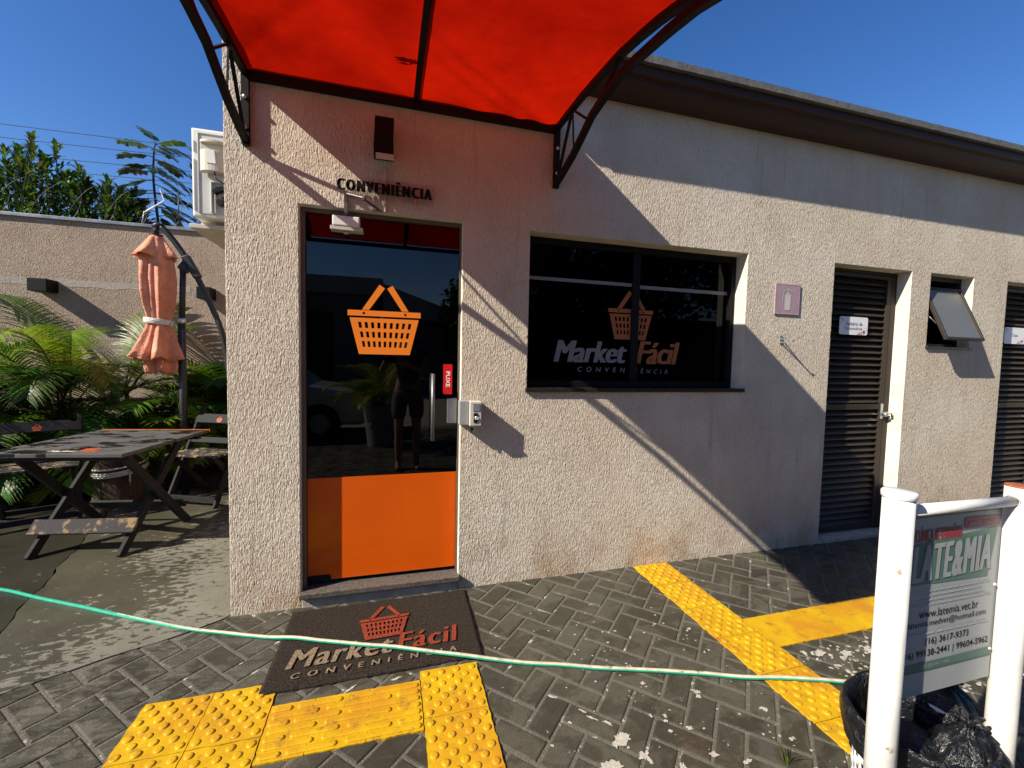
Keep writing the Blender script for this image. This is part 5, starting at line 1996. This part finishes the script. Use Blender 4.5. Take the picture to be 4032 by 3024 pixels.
# ================================================================== SHRUBS AND TREE BEYOND THE WALL
def leafblade(ml, c, d, nrm, ln, wd):
    s = d.cross(nrm).normalized()
    n2 = s.cross(d).normalized()
    a = c
    m1, m2 = c + d * ln * .33 - n2 * ln * .02, c + d * ln * .70
    tip = c + d * ln - n2 * ln * .10
    for sg_ in (-1, 1):
        e1 = m1 + s * sg_ * wd * .5 + n2 * wd * .16
        e2 = m2 + s * sg_ * wd * .42 + n2 * wd * .12
        vs = [a, m1, e1] if sg_ > 0 else [a, e1, m1]
        ml.face([ml.bm.verts.new(v) for v in vs])
        q = [m1, m2, e2, e1]
        ml.face([ml.bm.verts.new(v) for v in (q if sg_ > 0 else q[::-1])])
        q = [m2, tip, e2]
        ml.face([ml.bm.verts.new(v) for v in (q if sg_ > 0 else q[::-1])])
def shrub(base, label, tips, seed, low=2.5):
    t = thing('hedge_shrub', base, label, 'shrub', 'leafy shrubs beyond the yard wall')
    rg = random.Random(seed)
    ml = MB().use_tint()
    mt_ = MB()
    cols = ((.045, .095, .022), (.07, .13, .025), (.028, .06, .018), (.13, .20, .03), (.09, .13, .05))
    for tip in tips:
        tip = Vector(tip)
        b = Vector((base[0] + (tip.x - base[0]) * .45, base[1] + (tip.y - base[1]) * .5, low - .6))
        mid = b.lerp(tip, .55) + Vector((rg.gauss(0, .06), rg.gauss(0, .06), 0))
        pts = catmull([tuple(b), tuple(mid), tuple(tip)], 8)
        mt_.tube(pts, [.012 - .009 * i / len(pts) for i in range(len(pts))], 5)
        n = 88
        for k in range(n):
            u = .30 + .70 * (k / n) ** .85
            i = min(len(pts) - 2, int(u * (len(pts) - 1)))
            c = Vector(pts[i]).lerp(Vector(pts[i + 1]), u * (len(pts) - 1) - i)
            ax = (Vector(pts[i + 1]) - Vector(pts[i])).normalized()
            a = k * 2.4 + rg.uniform(-.4, .4)
            rad = Vector((math.cos(a), math.sin(a), 0))
            d = (rad * rg.uniform(.5, 1) + ax * rg.uniform(.35, 1.1) + Vector((0, 0, rg.uniform(-.25, .25)))).normalized()
            ml.tint = tuple(x * rg.uniform(.7, 1.3) for x in rg.choice(cols))
            sp = (0 if u > .85 else rg.uniform(0, .11))
            leafblade(ml, c + rad * sp, d, ax, rg.uniform(.07, .125), rg.uniform(.027, .042))
    ml.build('foliage', 'shrub', t, recalc=False)
    mt_.build('branches', 'twig', t)
def tipset(rg, x0, x1, y, zf, n):
    out = []
    for k in range(n):
        x = x0 + (x1 - x0) * (k + rg.random()) / n
        out.append((x, y + rg.gauss(0, .18), zf(x) + rg.gauss(-.05, .10)))
    return out
rs = random.Random(77)
shrub((-4.5, 4.1, 2.0), 'leafy shrub over the yard wall at the photo left edge', tipset(rs, -5.4, -3.75, 4.1, lambda x: 3.48, 28), 31)
shrub((-3.25, 4.1, 2.0), 'tallest leafy shrub over the yard wall, with upright leaf spikes', tipset(rs, -3.8, -2.85, 4.1, lambda x: 3.58 if x > -3.6 else 3.42, 26), 32)
shrub((-2.50, 4.1, 2.0), 'lower leafy shrub over the yard wall, left of the feathery tree', tipset(rs, -2.9, -2.15, 4.1, lambda x: 3.48 - (x + 2.9) * .45, 24), 33)
shrub((-1.15, 4.2, 2.0), 'small leafy shrub showing just left of the air conditioner', [(-1.62, 4.1, 3.85), (-1.5, 4.1, 3.45), (-1.55, 4.2, 3.2), (-1.3, 4.2, 3.6), (-1.2, 4.2, 3.3), (-1.1, 4.2, 3.8)], 34)

def feather(ml, ms_, base, az, el, L, droop, col, rg, np_=10):
    p = Vector(base)
    n = 12
    pts = []
    for i in range(n + 1):
        t = i / n
        e = el - droop * t
        d = Vector((math.cos(az) * math.cos(e), math.sin(az) * math.cos(e), math.sin(e)))
        pts.append((p.copy(), d))
        p = p + d * L / n
    ms_.tube([q for q, _ in pts], [.005 * (1 - .7 * i / n) for i in range(n + 1)], 4)
    for i in range(np_):
        t = .18 + .82 * (i + .5) / np_
        k = min(n - 1, int(t * n))
        c = pts[k][0].lerp(pts[k + 1][0], t * n - k)
        d = pts[k][1]
        side = d.cross(Z).normalized()
        pl = L * .30 * math.sin(math.pi * (.15 + .75 * t)) ** .6
        for sg_ in (-1, 1):
            dv = (side * sg_ + d * .55 - Z * rg.uniform(.05, .35)).normalized()
            wv = (d - dv * d.dot(dv)).normalized()
            # tiny paired leaflets along the pinna
            m = 11
            ml.tint = tuple(x * rg.uniform(.75, 1.3) for x in col)
            for j in range(m):
                q = c + dv * pl * (j + .5) / m
                for s2 in (-1, 1):
                    tip = q + (wv * s2 + dv * .35).normalized() * .019
                    h = dv * .0052
                    ml.quad([q - h, q + h, tip + h * .6, tip - h * .6])
tr = thing('feathery_tree', (-1.98, 4.0, 2.0), 'young feathery-leaved tree rising over the yard wall beside the air conditioner', 'tree')
rg = random.Random(8)
ml = MB().use_tint(); ms2 = MB()
trunk = catmull([(-1.97, 4.05, 2.2), (-2.0, 4.02, 2.9), (-2.03, 4.0, 3.4), (-2.02, 4.0, 3.75), (-2.0, 4.0, 3.88)], 5)
mb = MB(); mb.tube(trunk, [.020 - .015 * i / len(trunk) for i in range(len(trunk))], 8)
mb.build('trunk', 'twig', tr)
def tp(z):
    for a, b in zip(trunk, trunk[1:]):
        if a[2] <= z <= b[2]: return Vector(a).lerp(Vector(b), (z - a[2]) / (b[2] - a[2]))
    return Vector(trunk[-1])
lite, darkc, mauve = (.10, .16, .045), (.025, .055, .022), (.13, .08, .08)
extra = [(rg.uniform(2.8, 3.75), rg.choice((rg.uniform(-70, 60), rg.uniform(130, 240))), rg.uniform(-25, 15), rg.uniform(.25, .44), rg.uniform(25, 65), rg.choice((darkc, darkc, darkc, lite))) for _ in range(12)]
for z, az, el, L, dr, c in extra + list(((3.86, 145, 62, .34, 40, lite), (3.84, 20, 42, .32, 45, lite), (3.80, 185, 18, .36, 30, lite), (3.78, -15, 15, .40, 45, darkc), (3.74, -40, 10, .42, 60, darkc), (3.70, 200, 5, .34, 40, darkc), (3.68, 60, 10, .34, 50, darkc), (3.66, -10, -2, .44, 45, darkc), (3.60, 190, -8, .36, 35, darkc), (3.58, -60, -5, .40, 45, darkc), (3.55, 15, -10, .40, 40, darkc), (3.52, 178, 2, .34, 10, mauve), (3.48, -20, -18, .42, 30, darkc), (3.42, 210, -15, .36, 30, darkc), (3.38, 0, -15, .40, 35, darkc), (3.30, 185, -2, .40, 30, darkc), (3.28, -30, -10, .42, 30, darkc), (3.2, 170, 5, .42, 30, darkc), (3.15, 10, -5, .42, 30, mauve), (3.05, 190, 10, .42, 40, darkc), (3.0, -10, 10, .40, 40, lite), (2.9, 200, 20, .45, 40, lite), (2.85, -20, 20, .42, 45, lite), (2.75, 230, 25, .4, 45, lite), (2.72, -50, 30, .4, 50, lite))):
    feather(ml, ms2, tp(z), R(az), R(el), L, R(dr), c, rg)
ml.build('crown', 'shrub', tr, recalc=False)
ms2.build('branches', 'twig', tr)

# ================================================================== RAZOR WIRE, CABLES
rw = thing('razor_wire', (-4, 3.3, 2.69), 'tangled coil of razor wire along the top of the yard wall', 'razor wire')
mb = MB()
rg = random.Random(4)
pts = []
for k in range(0, 16 * 22):
    t = 2 * math.pi * k / 22
    x = -5.6 + 4.9 * k / (16 * 22)
    q = .20 + .05 * noise.noise((k * .03, 0, 0))
    pts.append((x + .10 * math.cos(t * 1.0), 3.30 + q * .75 * math.sin(t), 2.885 + q * math.cos(t) + .02 * noise.noise((k * .1, 3, 0))))
mb.tube(pts, .0019, 5)
mb.build('coil', 'wire', rw)
mb = MB()
for k in range(3, len(pts) - 3, 3):
    p = Vector(pts[k]); d = (Vector(pts[k + 1]) - p).normalized()
    s_ = d.cross(Vector((rg.gauss(0, 1), rg.gauss(0, 1), rg.gauss(0, 1)))).normalized()
    mb.quad([p - d * .004 - s_ * .001, p + d * .004, p + d * .009 + s_ * .018, p + s_ * .012])
mb.build('barbs', 'wire', rw, recalc=False)
for x in (-5.2, -3.6, -1.50, -.75):
    mb = MB()
    mb.tube([(x, 3.30, 2.691), (x + .01, 3.29, 3.12)], .006, 6)
    mb.build('stake', 'gunmetal', rw)
mb = MB()
mb.tube([(-1.82, 3.24, 2.66), (-1.80, 3.26, 2.83), (-1.62, 3.28, 2.98), (-1.655, 3.28, 3.10)], .008, 6)
tag(mb.build('wall_bracket', 'white'), 'thin white bent rod standing on the yard wall before the tree', 'rod')
for i, (za, zb, nm) in enumerate(((8.21, 8.25, 'highest of the thin power cables crossing the sky at left'), (7.81, 7.91, 'second highest thin power cable crossing the sky at left'), (7.33, 7.46, 'third thin power cable from the top, behind the feathery tree'), (6.95, 7.07, 'fourth thin power cable from the top, just above the shrubs'), (6.55, 6.66, 'lowest thin power cable, seen between wall and tree'))):
    mb = MB()
    sl_ = (zb - za) / 5.07
    mb.tube([(-30 + 3 * k, 15, za + sl_ * (-30 + 3 * k + 10.78) + .0006 * ((3 * k - 20) ** 2)) for k in range(17)], .010, 5)
    tag(mb.build('power_cable', 'cable'), nm, 'cable', 'power cables across the sky')

# ================================================================== ACROSS THE CAR PARK (seen only as reflections in the glass)
ob = thing('opposite_building', (-6, -17, 0), 'low dark building with pale fascia reflected in the glass door', 'building')
mb = MB()
mb.box((-30, -20, -.06), (.3, -14.2, 3.55)); mb.box((.301, -20, -.06), (3.0, -14.6, 2.6)); mb.box((3.001, -20, -.06), (30, -15.0, 3.4))  # stretched well beyond the reflected part to screen low sky off the shop front
mb.build('wall', 'shed', ob)
mb = MB()
mb.box((-30.2, -20, 3.551), (.5, -13.9, 4.15))
mb.prism([(.5, 2.9), (3.6, 2.6), (3.6, 2.95), (.5, 4.0)], (0, -20, 0), X, Z, (0, 6.0, 0))
mb.build('fascia', 'shedtrim', ob)
mb = MB()
mb.box((-5.5, -14.25, .0), (-1.2, -14.19, 2.9)); mb.box((.8, -14.62, .9), (1.9, -14.59, 2.0))
mb.build('dark_opening', 'dark', ob)
def bush(base, label, h, r, n, seed):
    t = thing('street_tree', base, label, 'tree', 'dark trees across the car park')
    rg = random.Random(seed)
    ml = MB().use_tint()
    for k in range(n):
        c = Vector((rg.gauss(0, 1), rg.gauss(0, 1), rg.gauss(0, 1))).normalized() * rg.random() ** .4
        c = Vector(base) + Vector((c.x * r, c.y * r * .7, h * .62 + c.z * h * .40 * (1 + .2 * math.sin(c.x * 5))))
        d = Vector((rg.gauss(0, 1), rg.gauss(0, 1), rg.gauss(0, .6))).normalized()
        ml.tint = tuple(x * rg.uniform(.5, 1.2) for x in (.03, .06, .02))
        leafblade(ml, c, d, Vector((rg.gauss(0, 1), rg.gauss(0, 1), 1)).normalized(), .32, .16)
    ml.build('crown', 'shrub', t, recalc=False)
    m2 = MB(); m2.tube([(base[0], base[1], -.06), (base[0] + .1, base[1], h * .5)], [.14, .08], 8)
    m2.build('trunk', 'twig', t)
bush((4.2, -13.5, 0), 'dark tree mirrored at the right of the glass door', 4.6, 1.7, 2600, 5)
bush((7.2, -13, 0), 'dark broad tree mirrored in the display window', 7.0, 2.4, 3600, 6)
bush((11.2, -13, 0), 'tall dark tree mirrored at the right of the display window', 8.2, 2.8, 4000, 7)
bush((16.0, -12, 0), 'tall dark tree mirrored in the farther window panes', 8.6, 3.0, 4000, 8)

car = thing('parked_car', (-1.6, -5.6, -.05), 'silver hatchback mirrored in the lower part of the glass door', 'car')
mb = MB()
side = [(-2.0, .28), (1.95, .28), (2.05, .45), (2.02, .70), (1.85, .82), (1.15, .92), (.55, 1.36), (.2, 1.42), (-1.1, 1.42), (-1.65, 1.25), (-2.0, .95), (-2.08, .55)]
mb.prism(side, (-1.6, -6.4, -.06), X, Z, (0, 1.62, 0))
mb.build('body', 'car', car, bevel=.06)
for yy, nm in ((-4.778, 1), (-6.402, 2)):
    for poly in ([(-1.5, .98), (-1.12, 1.33), (-.38, 1.35), (-.38, .96)], [(-.30, .96), (-.30, 1.35), (.22, 1.34), (.50, 1.27), (.98, .93)]):
        mb = MB()
        mb.prism(poly, (-1.6, yy - (.002 if nm == 2 else 0), -.06), X, Z, (0, .004, 0))
        mb.build('window', 'carglass', car)
for wx in (-2.9, -.30):
    for wy in (-6.41, -4.94):
        mb = MB()
        mb.tube([(wx, wy, .255), (wx, wy + .19, .255)], .31, 28)
        wh = mb.build('wheel', 'tyre', car)
        mb = MB()
        mb.tube([(wx, wy - .004, .255), (wx, wy + .194, .255)], .15, 20)
        mb.build('rim', 'lockmetal', wh)
for hx_ in (-2.05, -1.0):
    mb = MB()
    mb.box((hx_, -4.775, .80), (hx_ + .16, -4.75, .83), bev=.006)
    mb.build('door_handle', 'blackmatt', car)
mb = MB()
mb.box((.28, -5.4, .5), (.46, -5.0, .66), bev=.02)
mb.build('headlight', 'whiteplastic', car)

# potted palm between the car and the door
pt = thing('potted_palm', (.62, -4.2, 0), 'yellow-green potted palm mirrored in the glass door', 'palm')
rg = random.Random(12)
ml = MB().use_tint(); mc = MB()
for k in range(34):
    frond(ml, mc, Vector((.62, -4.2, .62)) + Vector((rg.gauss(0, .05), rg.gauss(0, .05), 0)), rg.uniform(0, 6.28), R(rg.uniform(25, 80)), rg.uniform(.55, .95), R(rg.uniform(60, 110)), rg.choice(((.26, .34, .03), (.14, .22, .02), (.36, .34, .03))), rg, nl=22, ll=.22)
ml.build('fronds', 'palm', pt, recalc=False)
mc.build('canes', 'stem', pt)
mb = MB(); mb.lathe([(.17, -.0), (.20, .25), (.24, .60), (.22, .61), (.20, .57), (.0, .56)], (.62, -4.2, -.004), 24, caps=False)
mb.build('pot', M('concrete_pot', (.22, .22, .21), .85, var=.2), pt)

# ================================================================== PERSON TAKING THE PHOTOGRAPH (mirrored in the door)
def skin_mesh(name, chains, mat_, parent, levels=2):
    """chains: list of (points, radii, parent_index or None) grown by the Skin modifier"""
    me = bpy.data.meshes.new(name)
    vs, es, rs = [], [], []
    idx = {}
    def vid(p, r):
        k = tuple(round(c, 4) for c in p)
        if k not in idx:
            idx[k] = len(vs); vs.append(p); rs.append(r)
        return idx[k]
    for pts_, rad in chains:
        ids = [vid(p, r) for p, r in zip(pts_, rad)]
        es += list(zip(ids, ids[1:]))
    me.from_pydata(vs, es, [])
    o = bpy.data.objects.new(name, me)
    COL.objects.link(o)
    if parent: o.parent = parent
    sk = o.modifiers.new('skin', 'SKIN')
    sk.use_smooth_shade = True
    lay = me.skin_vertices[0].data
    for i, r in enumerate(rs):
        lay[i].radius = (r if isinstance(r, tuple) else (r, r))
    lay[0].use_root = True
    sb = o.modifiers.new('sub', 'SUBSURF'); sb.levels = levels; sb.render_levels = levels
    me.materials.append(MAT[mat_])
    return o
pe = thing('person', (.97, -2.70, 0), 'person in shirt and shorts raising a phone, mirrored in the glass door', 'person')
# local coordinates; faces +y (towards the shop)
hipL, hipR = (-.09, 0, .90), (.09, 0, .90)
pel = (0, 0, .98)
H = [([pel, (0, .0, 1.12), (0, .0, 1.28), (0, -.01, 1.40), (0, .0, 1.49), (0, .015, 1.54), (0, .03, 1.62), (0, .03, 1.70)], [.125, .115, .135, .125, .058, .055, .085, .075])]
for sx in (-1, 1):
    foot = -.10 if sx < 0 else .10
    H.append(([pel, (sx * .095, 0, .88), (sx * .10, .015, .50), (sx * .105, -.01, .27), (sx * .105, -.01, .085), (sx * .11, .05, .03), (sx * .12, .13, .022)], [.125, .088, .055, .050, .036, .034, .026]))
    hand = (-.235, .235, 1.31) if sx < 0 else (-.135, .235, 1.31)
    elb = (-.30, .06, 1.16) if sx < 0 else (.20, .10, 1.14)
    H.append(([(0, -.01, 1.40), (sx * .17, -.01, 1.40), elb, hand], [.125, .055, .040, .028]))
body = skin_mesh('body', H, 'skin', pe)
for sx, hx0 in ((-1, -.235), (1, -.135)):
    base = Vector((hx0, .235, 1.31))
    hc = [([tuple(base), tuple(base + Vector((0, .03, .03)))], [.024, .026])]
    for k in range(4):
        b = base + Vector((0, .03, .03))
        o_ = Vector((sx * .012 * (k - 1.5) * .6, 0, .010 * (k - 1.5)))
        ln = (.026, .030, .028, .022)[k]
        hc.append(([tuple(b), tuple(b + o_ + Vector((sx * -.010, .022, .008))), tuple(b + o_ + Vector((sx * -.024, .022 + ln * .4, .006))), tuple(b + o_ + Vector((sx * -.024 - sx * ln * .5, .018, .004)))], [.026, .009, .0085, .007]))
    hc.append(([tuple(base), tuple(base + Vector((sx * -.022, .010, -.004))), tuple(base + Vector((sx * -.040, .026, .010)))], [.024, .011, .008]))
    skin_mesh('hand', hc, 'skin', body, 1)
skin_mesh('shirt', [([(0, 0, .96), (0, 0, 1.12), (0, 0, 1.28), (0, -.01, 1.40), (0, -.005, 1.46)], [.142, .134, .150, .140, .07])] + [([(0, -.01, 1.40), (sx * .17, -.01, 1.405), (sx * .225, .02, 1.29)], [.140, .070, .062]) for sx in (-1, 1)], 'shirt', pe)
skin_mesh('shorts', [([(0, 0, 1.0), (0, 0, .93)], [.138, .142])] + [([(0, 0, .93), (sx * .098, 0, .84), (sx * .104, .008, .58)], [.142, .102, .088]) for sx in (-1, 1)], 'shorts', pe)
mb = MB()
WORLD[0] = False
mb.lathe([(.0, 1.795), (.05, 1.785), (.082, 1.75), (.092, 1.70), (.088, 1.655), (.07, 1.62), (.0, 1.62)], (0, .005, 0), 20, lambda r, t, i: r * (1 - .30 * max(0, math.sin(t))), caps=False)
mb.build('hair', 'hair', pe)
mb = MB()
for sx in (-1, 1):
    mb.lathe([(.0, -.009), (.009, -.004), (.009, .004), (.0, .009)], (sx * .03, .106, 1.665), 8, caps=False)
mb.build('eyes', 'letterblack', pe)
mb = MB()
mb.prism([(-.009, 0), (.009, 0), (.012, -.045), (-.012, -.045)], (0, .104, 1.665), X, Z, (0, .022, 0))
mb.build('nose', 'skin', pe, bevel=.004)
mb = MB()
mb.prism([(-.022, 0), (.022, 0), (.016, -.008), (-.016, -.008)], (0, .108, 1.592), X, Z, (0, .006, 0))
mb.build('mouth', 'red', pe)
WORLD[0] = True
mb = MB()
mb.box((.768 - .075, -2.440, 1.285), (.768 + .075, -2.432, 1.357), bev=.003)
tag(mb.build('phone', 'blackmatt'), 'black phone held up sideways by the person mirrored in the door', 'phone')
